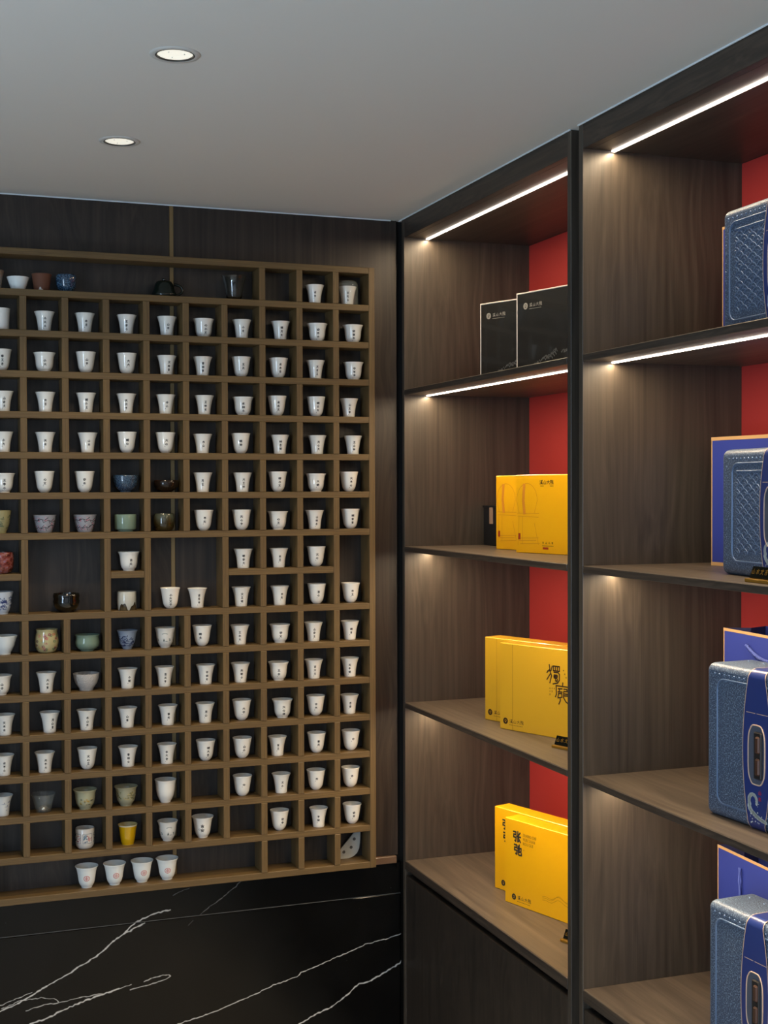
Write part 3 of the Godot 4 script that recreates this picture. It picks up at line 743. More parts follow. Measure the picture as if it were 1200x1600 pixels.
	plaque(Vector3(1.3932, C, 0.7534), 20.0, "black and gold price plaque in front of the golden boxes")
	plaque(Vector3(1.4041, BASE_Y, 0.7740), 16.0, "black and gold price plaque on the lowest shelf beside the deep yellow boxes")

func plaque(corner: Vector3, th: float, label: String):
	var w := 0.085
	var t := stand("price_plaque", corner, th, w, 0.022, label, "plaque", "black and gold price plaques")
	var st := begin(); cbox(st, Vector3(0, 0.003, 0), Vector3(w, 0.006, 0.024), 0.0008); put("foot", st.commit(), M.plaque_gold, t)
	st = begin(); cbox(st, Vector3(0, 0, 0), Vector3(w * 0.96, 0.021, 0.005), 0.0006)
	var p := put("plate", st.commit(), M.plaque_black, t, Vector3(0, 0.0158, -0.002)); p.rotation.x = -0.42
	st = begin()
	var f := flat(0.0028)
	var k := 0
	for ch in ["山", "水", "文", "吉", "心", "中"]:
		ink_glyph(st, ch, Vector2(-0.033 + k * 0.0125, 0.001), 0.0105, 0.0009, f); k += 1
	put("lettering", st.commit(), M.plaque_gold, p)

func bag(corner: Vector3, th: float, w: float, h: float, d: float, style: int, label: String):
	var t := stand("gift_bag", corner, th, w, d, label, "gift bag", "blue gift bags behind the tins")
	var e := 0.0014
	var st := begin()
	cbox(st, Vector3(0, h / 2, d / 2 - e / 2), Vector3(w, h, e), 0.0004)
	cbox(st, Vector3(0, h / 2, -d / 2 + e / 2), Vector3(w, h, e), 0.0004)
	cbox(st, Vector3(0, 0.001, 0), Vector3(w - 0.003, 0.002, d - 0.003), 0.0004)
	put("bag_body", st.commit(), M.bag_blue, t)
	# gusseted sides: two leaves that fold inwards
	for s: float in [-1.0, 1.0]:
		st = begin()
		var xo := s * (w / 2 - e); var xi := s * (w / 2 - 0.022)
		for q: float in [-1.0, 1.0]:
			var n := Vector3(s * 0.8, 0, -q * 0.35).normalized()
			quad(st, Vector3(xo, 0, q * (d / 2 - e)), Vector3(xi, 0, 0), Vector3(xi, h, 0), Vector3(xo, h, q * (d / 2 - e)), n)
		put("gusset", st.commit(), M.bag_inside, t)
	st = begin()
	var b := 0.0055
	var z := d / 2 + 0.0003
	cbox(st, Vector3(-w / 2 + b * 0.3, h / 2, z), Vector3(b * 0.45, h, 0.0008), 0.0002)
	cbox(st, Vector3(w / 2 - b * 0.3, h / 2, z), Vector3(b * 0.45, h, 0.0008), 0.0002)
	cbox(st, Vector3(0, h - b / 2, z), Vector3(w, b * (1.3 if style == 1 else 1.0), 0.0009), 0.0002)
	if style == 1: cbox(st, Vector3(0, b / 2, z), Vector3(w, b * 1.5, 0.0009), 0.0002)
	cbox(st, Vector3(0, h - b / 2, -d / 2), Vector3(w, b, 0.002), 0.0002)
	put("tan_border", st.commit(), M.bag_edge, t)
	if style >= 2:
		var u0 := -w / 2 + 0.088; var span := 0.145
		var yt := h - 0.024; var drop := 0.024 if style == 2 else 0.13
		var mid := []
		for k in 61:
			var x := k / 60.0
			var s := (1.0 - pow(absf(2.0 * x - 1.0), 2.0)) if style == 2 else (1.0 - pow(absf(2.0 * x - 1.0), 6.0))
			var ux := u0 + span * x if style == 2 else u0 + span * (0.5 + 0.5 * signf(x - 0.5) * pow(absf(2.0 * x - 1.0), 0.25))
			mid.append(Vector3(ux, yt - drop * s, d / 2 + 0.0050))
		st = begin()
		for strand in 2:
			var pts := []
			var run := 0.0
			for k in mid.size():
				if k > 0: run += mid[k].distance_to(mid[k - 1])
				var dd: Vector3 = (mid[mini(k + 1, 60)] - mid[maxi(k - 1, 0)]).normalized()
				var nn := Vector3(0, 0, 1); var sd := dd.cross(nn).normalized()
				var an := run / 0.009 * TAU + strand * PI
				pts.append(mid[k] + (sd * cos(an) + nn * sin(an)) * 0.0019)
			tube(st, pts, 0.0024, 5)
		put("rope_handle", st.commit(), M.rope_blue, t)

func rounded_box(w: float, h: float, d: float, r: float) -> ArrayMesh:
	# a box with edges and corners rounded to radius r, standing on y = 0
	var st := begin()
	var half := Vector3(w, h, d) / 2; var inner := half - Vector3(r, r, r)
	var ticks := func(hh: float):
		var o := []
		for k in 7: o.append(-hh + r - r * cos(PI / 2 * k / 6.0))
		for k in 7: o.append(hh - r + r * sin(PI / 2 * k / 6.0))
		return o
	for i in 3:
		var j := (i + 1) % 3; var k := (i + 2) % 3
		var tj: Array = ticks.call(half[j]); var tk: Array = ticks.call(half[k])
		for s: float in [-1.0, 1.0]:
			for a in tj.size() - 1:
				for b in tk.size() - 1:
					var p := []; var n := []
					for q in [[a, b], [a + 1, b], [a + 1, b + 1], [a, b + 1]]:
						var v := Vector3.ZERO; v[i] = s * half[i]; v[j] = tj[q[0]]; v[k] = tk[q[1]]
						var c := v.clamp(-inner, inner)
						var nn := (v - c).normalized()
						p.append(c + nn * r + Vector3(0, h / 2, 0)); n.append(nn)
					var z := [Vector2.ZERO, Vector2.ZERO, Vector2.ZERO]
					tri(st, [p[0], p[1], p[2]], [n[0], n[1], n[2]], z)
					tri(st, [p[0], p[2], p[3]], [n[0], n[2], n[3]], z)
	return st.commit()

func tin(corner: Vector3, th: float, w: float, h: float, embossed: bool, label: String, ext := 0.0):
	# ext: how far the tin reaches further left of its sleeve than right of it
	var ux := Vector3(sin(deg_to_rad(th)), 0, cos(deg_to_rad(th)))
	corner -= ux * ext; w += ext
	var d := 0.105; var r := 0.014
	var t := stand("gift_tin", corner, th, w, d, label, "tin", "blue gift tins in the near cabinet")
	put("tin_body", rounded_box(w, h, d, r), M.tin_blue, t)
	var zf := d / 2
	var rrect := func(x0: float, y0: float, x1: float, y1: float, rr: float):
		var o := []
		for c in [[x1 - rr, y1 - rr, 0], [x0 + rr, y1 - rr, 1], [x0 + rr, y0 + rr, 2], [x1 - rr, y0 + rr, 3]]:
			for k in 7:
				var a: float = PI / 2 * (c[2] + k / 6.0)
				o.append(Vector3(c[0] + cos(a) * rr, c[1] + sin(a) * rr, zf))
		o.append(o[0]); return o
	var st := begin()
	tube(st, rrect.call(-w / 2 + 0.016 + ext, 0.026, w / 2 - 0.014, h - 0.026, 0.018), 0.0019, 8)
	put("frame_ridge", st.commit(), M.tin_ridge, t)
	# studs along the border
	st = begin()
	var dome := func(at: Vector3, n: Vector3, rr: float):
		var side := n.cross(Vector3(0.3, 0.2, 0.9)).normalized(); var upv := n.cross(side)
		for k in 8:
			for m in 2:
				var p := []; var ns := []
				for q in [[k, m], [k + 1, m], [k + 1, m + 1], [k, m + 1]]:
					var a: float = TAU * q[0] / 8.0; var e: float = PI / 2 * q[1] / 2.0
					var v: Vector3 = (side * cos(a) + upv * sin(a)) * cos(e) + n * sin(e)
					p.append(at + v * rr); ns.append(v)
				tri(st, [p[0], p[1], p[2]], [ns[0], ns[1], ns[2]], [Vector2.ZERO, Vector2.ZERO, Vector2.ZERO])
				if m == 0: tri(st, [p[0], p[2], p[3]], [ns[0], ns[2], ns[3]], [Vector2.ZERO, Vector2.ZERO, Vector2.ZERO])
	var nx := int(w / 0.0145)
	for k in nx:
		var x := -w / 2 + 0.016 + ext * 0.6 + (w - 0.032 - ext * 0.6) * k / (nx - 1)
		dome.call(Vector3(x, h - 0.0175, zf - 0.0006), Vector3(0, 0, 1), 0.0022)
	if embossed:
		var ny := int(h / 0.0175)
		for k in ny:
			var y := 0.02 + (h - 0.052) * k / (ny - 1)
			for s: float in [-1.0, 1.0]: dome.call(Vector3(s * (w / 2 - 0.009) + (ext * 0.5 if s < 0.0 else 0.0), y, zf - 0.0015), Vector3(0, 0, 1), 0.0024)
	else:
		for k in 6: dome.call(Vector3(-w / 2 + 0.03 + k * (w - 0.06) / 5, h - 0.0006, -0.02), Vector3(0, 1, 0), 0.0024)
	tag(put("studs", st.commit(), M.tin_ridge, t), "", "", "", "stuff")
	if embossed:
		# overlapping wave scales
		st = begin()
		var x0 := -w / 2 + 0.035 + ext * 0.8; var x1 := w / 2 - 0.035; var y0 := 0.039; var y1 := h - 0.040
		tube(st, [Vector3(x0, y1, zf), Vector3(x1, y1, zf)], 0.0016, 6)
		var row := 0
		var y := y0 - 0.004
		while y < y1 - 0.008:
			var x := x0 + (0.0135 if row % 2 == 1 else 0.0)
			while x < x1 + 0.013:
				for q in [[0.0150, 22.0], [0.0092, 30.0]]:
					var pts := []
					for k in 9:
						var a := deg_to_rad(q[1] + (180.0 - 2 * q[1]) * k / 8.0)
						var v := Vector3(x + cos(a) * q[0] * 0.95, y + sin(a) * q[0], zf)
						if v.x > x0 - 0.001 and v.x < x1 + 0.001 and v.y < y1 and v.y > y0 - 0.006: pts.append(v)
					if pts.size() > 1: tube(st, pts, 0.0010 if q[0] > 0.01 else 0.0006, 5)
				x += 0.027
			y += 0.0088; row += 1
		tag(put("wave_relief", st.commit(), M.tin_ridge, t), "", "", "", "stuff")
	# printed sleeve round the middle: wider at half height
	var half := func(y: float): return 0.020 + 0.017 * (1.0 - pow(absf(y / h - 0.5) * 2.0, 2.0))
	var path := []
	var o := 0.0025
	for k in 6:
		var a := PI / 2 * k / 5.0
		path.append([Vector2(r - cos(a) * (r + o), zf - r + sin(a) * (r + o)), Vector2(-cos(a), sin(a))])
	for k in range(1, 16): path.append([Vector2(r + (h - 2 * r) * k / 16.0, zf + o), Vector2(0, 1)])
	for k in 6:
		var a := PI / 2 * k / 5.0
		path.append([Vector2(h - r + sin(a) * (r + o), zf - r + cos(a) * (r + o)), Vector2(sin(a), cos(a))])
	path.append([Vector2(h + o, -zf + r), Vector2(1, 0)])
	path.append([Vector2(h - r, -zf - o), Vector2(0, -1)])
	st = begin()
	var eg := begin()
	for k in path.size() - 1:
		var p0: Vector2 = path[k][0]; var p1: Vector2 = path[k + 1][0]
		var n0 := Vector3(0, path[k][1].x, path[k][1].y); var n1 := Vector3(0, path[k + 1][1].x, path[k + 1][1].y)
		var w0: float = half.call(clampf(p0.x, 0, h)); var w1: float = half.call(clampf(p1.x, 0, h))
		var z := [Vector2.ZERO, Vector2.ZERO, Vector2.ZERO]
		var a := Vector3(-w0, p0.x, p0.y); var b := Vector3(w0, p0.x, p0.y); var c := Vector3(w1, p1.x, p1.y); var e := Vector3(-w1, p1.x, p1.y)
		tri(st, [a, b, c], [n0, n0, n1], z); tri(st, [a, c, e], [n0, n1, n1], z)
		for s: float in [-1.0, 1.0]:
			var g := 0.0016
			var m0 := n0 * 0.0004; var m1 := n1 * 0.0004
			var q := [Vector3(s * w0, p0.x, p0.y) + m0, Vector3(s * (w0 - g), p0.x, p0.y) + m0, Vector3(s * (w1 - g), p1.x, p1.y) + m1, Vector3(s * w1, p1.x, p1.y) + m1]
			tri(eg, [q[0], q[1], q[2]], [n0, n0, n1], z); tri(eg, [q[0], q[2], q[3]], [n0, n1, n1], z)
	var sl := put("sleeve", st.commit(), M.sleeve_blue, t, Vector3(ext / 2, 0, 0))
	put("sleeve_edging", eg.commit(), M.sleeve_edge, sl)
	# handle window with a cusped outline
	var ring := []
	var wy := h * 0.475; var hh := 0.047; var ww := 0.0215
	for k in 49:
		var a := TAU * k / 48.0
		var cx := cos(a); var sy := sin(a)
		var px := signf(cx) * pow(absf(cx), 0.45) * ww
		var py := signf(sy) * pow(absf(sy), 0.55) * hh
		if absf(sy) > 0.86: py *= 1.0 + 0.09 * (absf(sy) - 0.86) / 0.14
		ring.append(Vector3(px, wy + py, zf + o + 0.0004))
	st = begin()
	for k in 48: tri(st, [Vector3(0, wy, zf + o + 0.0003), ring[k] - Vector3(0, 0, 0.0001), ring[k + 1] - Vector3(0, 0, 0.0001)], [Vector3(0, 0, 1), Vector3(0, 0, 1), Vector3(0, 0, 1)], [Vector2.ZERO, Vector2.ZERO, Vector2.ZERO])
	put("window_recess", st.commit(), M.handle_slate, sl)
	st = begin(); tube(st, ring, 0.0013, 6); put("window_rim", st.commit(), M.sleeve_edge, sl)
	st = begin(); cbox(st, Vector3(0.006, wy, zf + 0.0045), Vector3(0.020, hh * 1.72, 0.005), 0.002)
	put("handle_plate", st.commit(), M.window_dark, sl)
	st = begin()
	for s: float in [-1.0, 1.0]: cbox(st, Vector3(0.009, wy + s * hh * 0.40, zf + 0.0080), Vector3(0.011, hh * 0.62, 0.006), 0.0025)
	put("handle", st.commit(), M.handle_leather, sl)
	var f := flat(zf + o + 0.0004)
	st = begin()
	ink_glyph(st, "山", Vector2(0.009, h * 0.245), 0.0085, 0.0011, f); ink_glyph(st, "水", Vector2(0.009, h * 0.205), 0.0085, 0.0011, f)
	put("red_lettering", st.commit(), M.sleeve_red, sl)
	st = begin()
	for k in 17:
		if k != 7: ink_line(st, [Vector2(-0.026 + k * 0.0034, h * 0.735), Vector2(-0.0243 + k * 0.0034, h * 0.735)], 0.0012, f)
	put("fine_lettering", st.commit(), M.sleeve_edge, sl)
	st = begin()
	for k in 22:
		var a := deg_to_rad(-20.0 + 235.0 * k / 21.0)
		ink_disc(st, Vector2(-0.009 + cos(a) * 0.010, 0.050 + sin(a) * 0.011), 0.0022 + 0.0016 * k / 21.0 + rng.randf_range(0, 0.0008), f, 0.0, 9)
	for k in 26:
		var x := k / 25.0
		ink_disc(st, Vector2(-0.0185 + x * 0.043, 0.040 - 0.026 * pow(x, 0.6) + 0.005 * x * x), 0.0040 - 0.0016 * x + rng.randf_range(0, 0.0010), f, 0.0, 9)
	for k in 9: ink_disc(st, Vector2(0.001 + rng.randf_range(-0.003, 0.005), 0.046 + rng.randf_range(-0.004, 0.004)), 0.0008, f, 0.0, 7)
	for k in 14: ink_disc(st, Vector2(rng.randf_range(-0.018, 0.018), rng.randf_range(0.012, 0.032)), rng.randf_range(0.0008, 0.0019), f, 0.0, 8)
	put("wave_print", st.commit(), M.wave_print, sl)

# ==================================================================== cups
var ORD := ["top", "second", "third", "fourth", "fifth", "sixth", "seventh", "eighth", "ninth", "tenth", "eleventh", "twelfth", "thirteenth", "fourteenth", "fifteenth", "bottom"]

func place_words(r: int, c: int) -> String:
	var rows: String = ("%s row from the top" % ORD[r]) if r > 0 and r < 15 else "%s row" % ORD[r]
	var cols: String = "rightmost column" if c == 9 else "%s column from right" % ORD[9 - c]
	return "%s, %s" % [rows, cols]

func prof(kind: String) -> Array:
	# [outer points bottom to rim, inner points rim to bottom] in millimetres
	match kind:
		"A": return [[0, 1.6, 13, 1.6, 13.4, 0, 15.2, 0, 15.8, 1, 16.2, 8, 17.1, 17, 18.4, 26, 20.2, 35, 22.6, 43, 24.8, 48.6, 25.6, 49.8], [25.3, 50.4, 24.5, 49.6, 22.0, 43, 19.4, 35, 17.2, 26, 15.6, 17, 14.4, 8, 12, 5.4, 0, 4.8]]
		"S": return [[0, 1.6, 18, 1.6, 18.6, 0, 20, 0, 20.6, 1.5, 21.4, 20, 22.4, 40, 23.3, 53, 23.6, 53.8], [23.2, 54.3, 22.4, 53.6, 21.2, 40, 20, 20, 19, 7, 0, 5]]
		"B": return [[0, 1.4, 7.4, 1.4, 8, 0, 9.4, 0, 10.4, 1.2, 13, 3.4, 16.2, 7.6, 18.4, 13, 20.0, 21, 21.4, 31, 23.0, 41, 25.0, 50.4, 25.9, 52.6], [25.5, 53.4, 24.7, 52.4, 21.9, 41, 20.2, 31, 18.8, 21, 16.6, 13, 12.4, 7.2, 0, 4.6]]
		"C": return [[0, 2.4, 12.4, 2.4, 12.9, 0, 14.4, 0, 14.7, 3.2, 16.4, 5.0, 19.2, 9, 21.0, 15, 22.0, 22, 22.6, 30, 23.8, 38, 26.0, 44.4, 28.0, 47.6], [27.9, 48.4, 26.9, 47.6, 24.8, 43.8, 22.6, 37, 21.4, 30, 20.6, 22, 19, 14.5, 15, 8.6, 0, 6.2]]
		"E": return [[0, 2.4, 11.4, 2.4, 12.0, 0, 13.4, 0, 13.7, 3, 15.8, 5.2, 18.8, 11, 20.8, 19, 22.3, 30, 24.0, 41, 26.8, 50.6, 29.0, 53.4], [28.8, 54.3, 27.6, 53.2, 24.6, 46, 22.8, 40, 21.1, 30, 19.6, 19, 17.4, 11.6, 13, 7.5, 0, 6]]
	return []

func cup_mesh(kind: String) -> ArrayMesh:
	if not cup_meshes.has(kind):
		var pr := prof(kind)
		var o := mm(pr[0]); var rim := o.size() - 1
		o.append_array(mm(pr[1]))
		var st := begin(); lathe(st, o, 36, rim); cup_meshes[kind] = st.commit()
	return cup_meshes[kind]

func on_cup(kind: String) -> Callable:
	var o := mm(prof(kind)[0]).slice(3)
	return func(p: Vector2):
		var r: float = o[0].x; var sl := Vector2(1, 0)
		for k in o.size() - 1:
			if p.y >= o[k].y and p.y <= o[k + 1].y and o[k + 1].y > o[k].y:
				r = lerpf(o[k].x, o[k + 1].x, (p.y - o[k].y) / (o[k + 1].y - o[k].y))
				var d: Vector2 = (o[k + 1] - o[k]).normalized(); sl = Vector2(d.y, -d.x)
		var a := p.x / 0.0205
		return [Vector3(sin(a), 0, cos(a)) * (r + 0.00022) + Vector3(0, p.y, 0), Vector3(sin(a) * sl.x, sl.y, cos(a) * sl.x)]

func spot_of(r: int, c: int, dx: float) -> Vector3:
	return Vector3(RACK_R - (9 - c) * PX - PX / 2 + dx * 0.001, RACK_TOP - 0.1 * (r + 1) + BT / 2, 0.0335)

func facing(at: Vector3, off: float) -> float:
	return -atan(at.x / 3.44) + asin(clampf(off / 15.5, -0.9, 0.9))

func name_cup(r: int, c: int, kind: String, chars: int, off: float, at: Vector3):
	var shape: String = {"A": "flared", "B": "round-bottomed", "C": "bell-shaped", "S": "straight-sided"}[kind]
	var words: String = "plain white %s teacup" % shape if chars == 0 else "white %s teacup, %s inked character%s" % [shape, ["no", "one", "two", "three", "four"][chars], "s" if chars > 1 else ""]
	var t := thing("teacup", at, "%s, %s" % [words, place_words(r, c)], "teacup", "white name teacups in the rack")
	t.rotation.y = facing(at, off)
	put("cup_body", cup_mesh(kind), M.porcelain, t)
	if chars > 0:
		var top: float = {"A": 50.0, "B": 53.0, "C": 48.0, "S": 54.0}[kind]
		var st := begin(); var f := on_cup(kind)
		var keys := ["王", "山", "林", "小", "明", "文", "大", "天", "木", "中", "水", "月", "心", "平", "安", "李", "吉"]
		var y := top - (17.5 if chars >= 3 else 20.5)
		var step := 9.4
		if chars == 4: step = 8.0
		for k in chars:
			ink_glyph(st, keys[rng.randi() % keys.size()], Vector2(rng.randf_range(-0.3, 0.3), y - step * k) * 0.001, 0.0072, 0.00118, f)
		ink_disc(st, Vector2(-0.0042, (y - step * (chars - 1) - 6.0) * 0.001), 0.0009, f, 0.0, 7)
		put("inscription", st.commit(), M.ink, t)

func cups():
	# rows 1..14, columns 0..9: shape, characters, where the writing sits (left or right of the middle), shift in the compartment
	var rows := {
		1: "S0+0@0 A3+1@5 A2+3@3 A3+0@7 A2+3@9 C3+4@4 A2+3@5 A3+3@9 C3+2@10 C3+2@10",
		2: "B3+2@1 C2+1@4 B2+2@5 B2+3@7 A3+5@8 A3+1@1 B2+4@3 B3+4@3 A3+4@5 C3+2@11",
		3: "A3+2@5 A2+0@6 A3+1@5 A3+0@5 A2+3@5 A3+3@5 C3+1@7 B3+3@-1 B3+4@6 A3+2@-2",
		4: "A2+1@4 A2+0@5 A2+3@8 B2+1@6 B2+2@4 A2+2@0 B2+0@1 A3+2@6 A3+3@9 A3+3@9",
		5: "C3+1@5 B2+1@2 B2+0@0 - - A2+0@0 A3+3@5 B3+4@0 C2+4@5 B3+5@-3",
		6: "- - - - - B2+2@2 B3+0@2 C2+1@0 A3+5@1 B3+5@1",
		7: "- - - C2+4@9 - - A3+1@6 A2+3@2 B2+2@5 -",
		8: "- - - - B4+1@14 A3+4@-16 A3+2@0 A2+5@4 B2+4@6 B2+4@1",
		9: "- - - - - B2-3@-4 A3+0@-4 C2+2@4 A3+2@-3 A2+3@-1",
		10: "C2+2@-6 A3+3@3 - A2+4@4 A3+2@-2 A3+3@5 A3+3@-3 C2+1@0 A3+3@-3 A3+0@-2",
		11: "A3-1@3 A3+6@11 A3+2@1 A2+0@3 A2+2@6 A2+2@3 B2+4@0 C3+3@10 B2+1@2 A2+2@-3",
		12: "A3+1@0 A3+2@-2 B3+2@2 A3+1@4 A3+0@3 B3+5@4 B2+4@1 A2+2@-4 B2+4@4 B1+5@0",
		13: "- - - - - - B1+3@1 A2+3@6 B1+2@2 B1+3@-1",
		14: "- - - - - - - B2+6@1 A2+0@9 B2+4@3",
		0: "- - - - - - - - A2+1@10 A3+1@-1",
	}
	for r in 15:
		var cells: PackedStringArray = rows[r].split(" ")
		for c in 10:
			var e := cells[c]
			if e == "-": continue
			var dx := float(e.get_slice("@", 1))
			var at := spot_of(r, c, dx)
			if r == 0: at = Vector3(1.056 if c == 8 else 1.148, spot_of(0, 8, 0).y, 0.0365)
			name_cup(r, c, e[0], int(e[1]), float(e.get_slice("@", 0).substr(2)), at)
	special_cups()

func fancy(called: String, at: Vector3, outer: Array, inner: Array, m: Material, label: String, category := "teacup", turn := 0.0, seg := 40) -> Node3D:
	var o := mm(outer); var rim := o.size() - 1
	o.append_array(mm(inner))
	var st := begin(); lathe(st, o, seg, rim)
	var t := thing(called, at, label, category)
	t.rotation.y = facing(at, turn)
	put("cup_body", st.commit(), m, t)
	return t

func glaze(called: String, im: Image, rough := 0.12) -> StandardMaterial3D:
	var m := mat(called, Color(1, 1, 1), rough, 0.0, tex(im))
	m.clearcoat_enabled = true; m.clearcoat = 0.5; m.clearcoat_roughness = 0.05
	return m

func mottled(sd: int, cols: Array, fr: float) -> Image:
	var im := picture(256, 96, cols[0])
	var nz := FastNoiseLite.new(); nz.seed = sd; nz.frequency = fr; nz.fractal_octaves = 4
	var gr := Gradient.new()
	var offs := PackedFloat32Array(); var cl := PackedColorArray()
	for k in cols.size(): offs.append(float(k) / (cols.size() - 1)); cl.append(cols[k])
	gr.offsets = offs; gr.colors = cl
	for y in 96:
		for x in 256:
			var a := TAU * x / 256.0
			im.set_pixel(x, y, gr.sample(clampf(0.5 + 0.85 * nz.get_noise_3d(cos(a) * 41.0, sin(a) * 41.0, y), 0, 1)))
	return im

func landscape(base: Color, ink: Color, sd: int, dense: int) -> Image:
	var im := picture(256, 96, base)
	var q := RandomNumberGenerator.new(); q.seed = sd
	for k in dense:
		var x := q.randf_range(0, 256); var y := q.randf_range(24, 78)
		blob(im, x, y, q.randf_range(5, 20), q.randf_range(1.5, 5), ink, q.randf_range(0.25, 0.85), 0.8)
		if q.randf() < 0.35: stroke(im, [Vector2(x - 9, y + 4), Vector2(x, y - 8), Vector2(x + 10, y + 4)], 1.3, ink, 0.6)
		if q.randf() < 0.3: blob(im, x + 4, y - 5, 2.0, 4.0, ink.darkened(0.3), 0.9)
	return im

func speckle_flowers(base: Color, cols: Array, sd: int, n: int) -> Image:
	var im := picture(256, 96, base)
	var q := RandomNumberGenerator.new(); q.seed = sd
	for k in n:
		var x := q.randf_range(0, 256); var y := q.randf_range(16, 84)
		var c: Color = cols[q.randi() % cols.size()]
		for j in 5: blob(im, x + cos(j * 1.256) * 4.2, y + sin(j * 1.256) * 3.8, q.randf_range(2.2, 4.6), q.randf_range(2.0, 4.2), c, 0.8, 0.7)
		if q.randf() < 0.5: stroke(im, [Vector2(x, y), Vector2(x + q.randf_range(-9, 9), y + q.randf_range(-6, 6))], 0.9, Color(0.2, 0.28, 0.2), 0.6)
	return im

func special_cups():
	var sh := func(r: int, c: int, dx: float): return spot_of(r, c, dx)
	var y0: float = spot_of(0, 0, 0).y
	# ---------- top row
	fancy("cup", Vector3(0.231, y0, 0.036), [0, 2, 15, 2, 15.5, 0, 17, 0, 19, 14, 22, 34, 25, 46], [24.4, 46.8, 23, 45, 20, 33, 16, 10, 0, 4], mat("taupe_glaze", Color(0.52, 0.46, 0.40), 0.35), "taupe cup cut off by the left edge of the photo, top row")
	var ribs := begin()
	lathe(ribs, mm([0, 1.6, 14, 1.6, 14.5, 0, 16, 0, 17.4, 4, 21.5, 16, 26.4, 31, 27, 32.2, 26.6, 32.8, 25.6, 31.6, 20.2, 16, 15.4, 5, 0, 4]), 72, -1, func(a, y): return 1.0 + 0.022 * cos(a * 18.0) * clampf(y / 0.01, 0, 1))
	var rb := thing("tea_bowl", Vector3(0.289, y0, 0.036), "small fluted white tea bowl in the top row, left of the terracotta cup", "teacup")
	put("cup_body", ribs.commit(), M.porcelain_blue, rb)
	var tc := picture(256, 96, Color(0.40, 0.245, 0.17))
	blob(tc, 122, 90, 15, 7, Color(0.85, 0.84, 0.82), 1.0, 0.3); blob(tc, 120, 82, 6, 9, Color(0.85, 0.84, 0.82), 1.0, 0.3)
	fancy("terracotta_cup", Vector3(0.346, y0, 0.036), [0, 1.6, 16, 1.6, 16.4, 0, 18, 0, 18.6, 3, 20.6, 18, 23.8, 39, 24.6, 42.4], [24.2, 43, 23, 42, 19.4, 18, 16.6, 5, 0, 4], mat("terracotta", Color(1, 1, 1), 0.75, 0.0, tex(tc)), "matte terracotta cup with a white chip at its foot, top row")
	fancy("blue_cup", Vector3(0.406, y0, 0.036), [0, 2, 12, 2, 12.4, 0, 14, 0, 14.2, 2, 19, 6, 23.4, 14, 25.4, 26, 25.8, 38, 25.4, 43.4], [24.6, 44, 24, 42, 23.8, 30, 22, 16, 16, 8, 0, 6], glaze("azure_mottle", mottled(5, [Color(0.06, 0.10, 0.15), Color(0.13, 0.21, 0.29), Color(0.22, 0.34, 0.45), Color(0.48, 0.62, 0.70)], 0.15)), "glossy blue mottled cup right of the terracotta cup, top row")
	# dark green pot with a side handle
	var gp := thing("green_pot", Vector3(0.652, y0, 0.036), "dark green glazed pot with side handle in the top row, before the brass strip", "pot")
	var dg := mat("green_glaze", Color(0.065, 0.11, 0.095), 0.16)
	var st := begin(); lathe(st, mm([0, 0, 30, 0, 32.5, 3, 32, 8, 29, 14, 26, 24, 23, 34, 19, 40, 12, 42, 5, 42.8, 0, 43]), 40); put("pot_body", st.commit(), dg, gp)
	st = begin(); lathe(st, mm([0, 42, 4, 42, 5.5, 45, 4.6, 48, 0, 49]), 20); put("lid_knob", st.commit(), dg, gp)
	st = begin()
	var hp := []
	for k in 15:
		var a := -PI / 2 + PI * k / 14.0
		hp.append(Vector3(0.026 + cos(a) * 0.022, 0.020 + sin(a) * 0.014, 0.0))
	tube(st, hp, 0.0033, 8); put("handle", st.commit(), dg, gp)
	# glass pitcher
	var gw := func(a, y): return 1.0 + 0.012 * cos(a * 12.0)
	st = begin(); lathe(st, mm([0, 0, 14, 0, 18, 2, 20, 8, 22, 24, 26, 44, 31, 61, 32.4, 63.4, 31.6, 64, 29.8, 62, 24.8, 44, 20.8, 24, 18.4, 9, 15, 5, 0, 4]), 60, -1, gw)
	var gt := thing("glass_pitcher", Vector3(0.836, y0, 0.036), "clear fluted glass pitcher standing alone in the top row", "pitcher")
	put("pitcher_body", st.commit(), M.clear_glass, gt)
	# an upturned glass standing over the rightmost cup of the top row
	st = begin(); lathe(st, mm([28.6, 0, 28.6, 46, 28.2, 55, 26.2, 61.5, 21, 65.6, 12, 67, 0, 67.2]), 44)
	var gj := thing("glass_cover", Vector3(1.148, y0, 0.0365), "upturned clear glass standing over the rightmost teacup of the top row", "glass")
	put("cover_body", st.commit(), M.sheet_glass, gj)
	# ---------- bowls and glazed cups among the white ones
	fancy("blue_bowl", sh.call(5, 3, 2), [0, 3, 12, 3, 12.6, 0, 14.4, 0, 14.8, 3.4, 22, 7, 29, 16, 32, 29, 32.5, 40, 32.2, 43.4], [31.4, 44, 30.8, 42, 30.4, 29, 27, 17, 19, 9, 0, 6.4], glaze("blue_speckle", mottled(15, [Color(0.06, 0.10, 0.16), Color(0.13, 0.20, 0.28), Color(0.24, 0.34, 0.44), Color(0.42, 0.54, 0.62)], 0.24), 0.25), "blue-grey speckled tea bowl, sixth row from the top")
	fancy("brown_bowl", sh.call(5, 4, 5), [0, 2, 12, 2, 12.6, 0, 14, 0, 15, 2.4, 24, 7, 30.5, 15, 32, 23, 31, 30.4], [30.2, 31, 29.6, 29, 30.0, 22, 27, 13, 18, 7, 0, 5], mat("brown_glaze", Color(0.12, 0.085, 0.065), 0.14), "low dark brown glazed bowl, sixth row from the top")
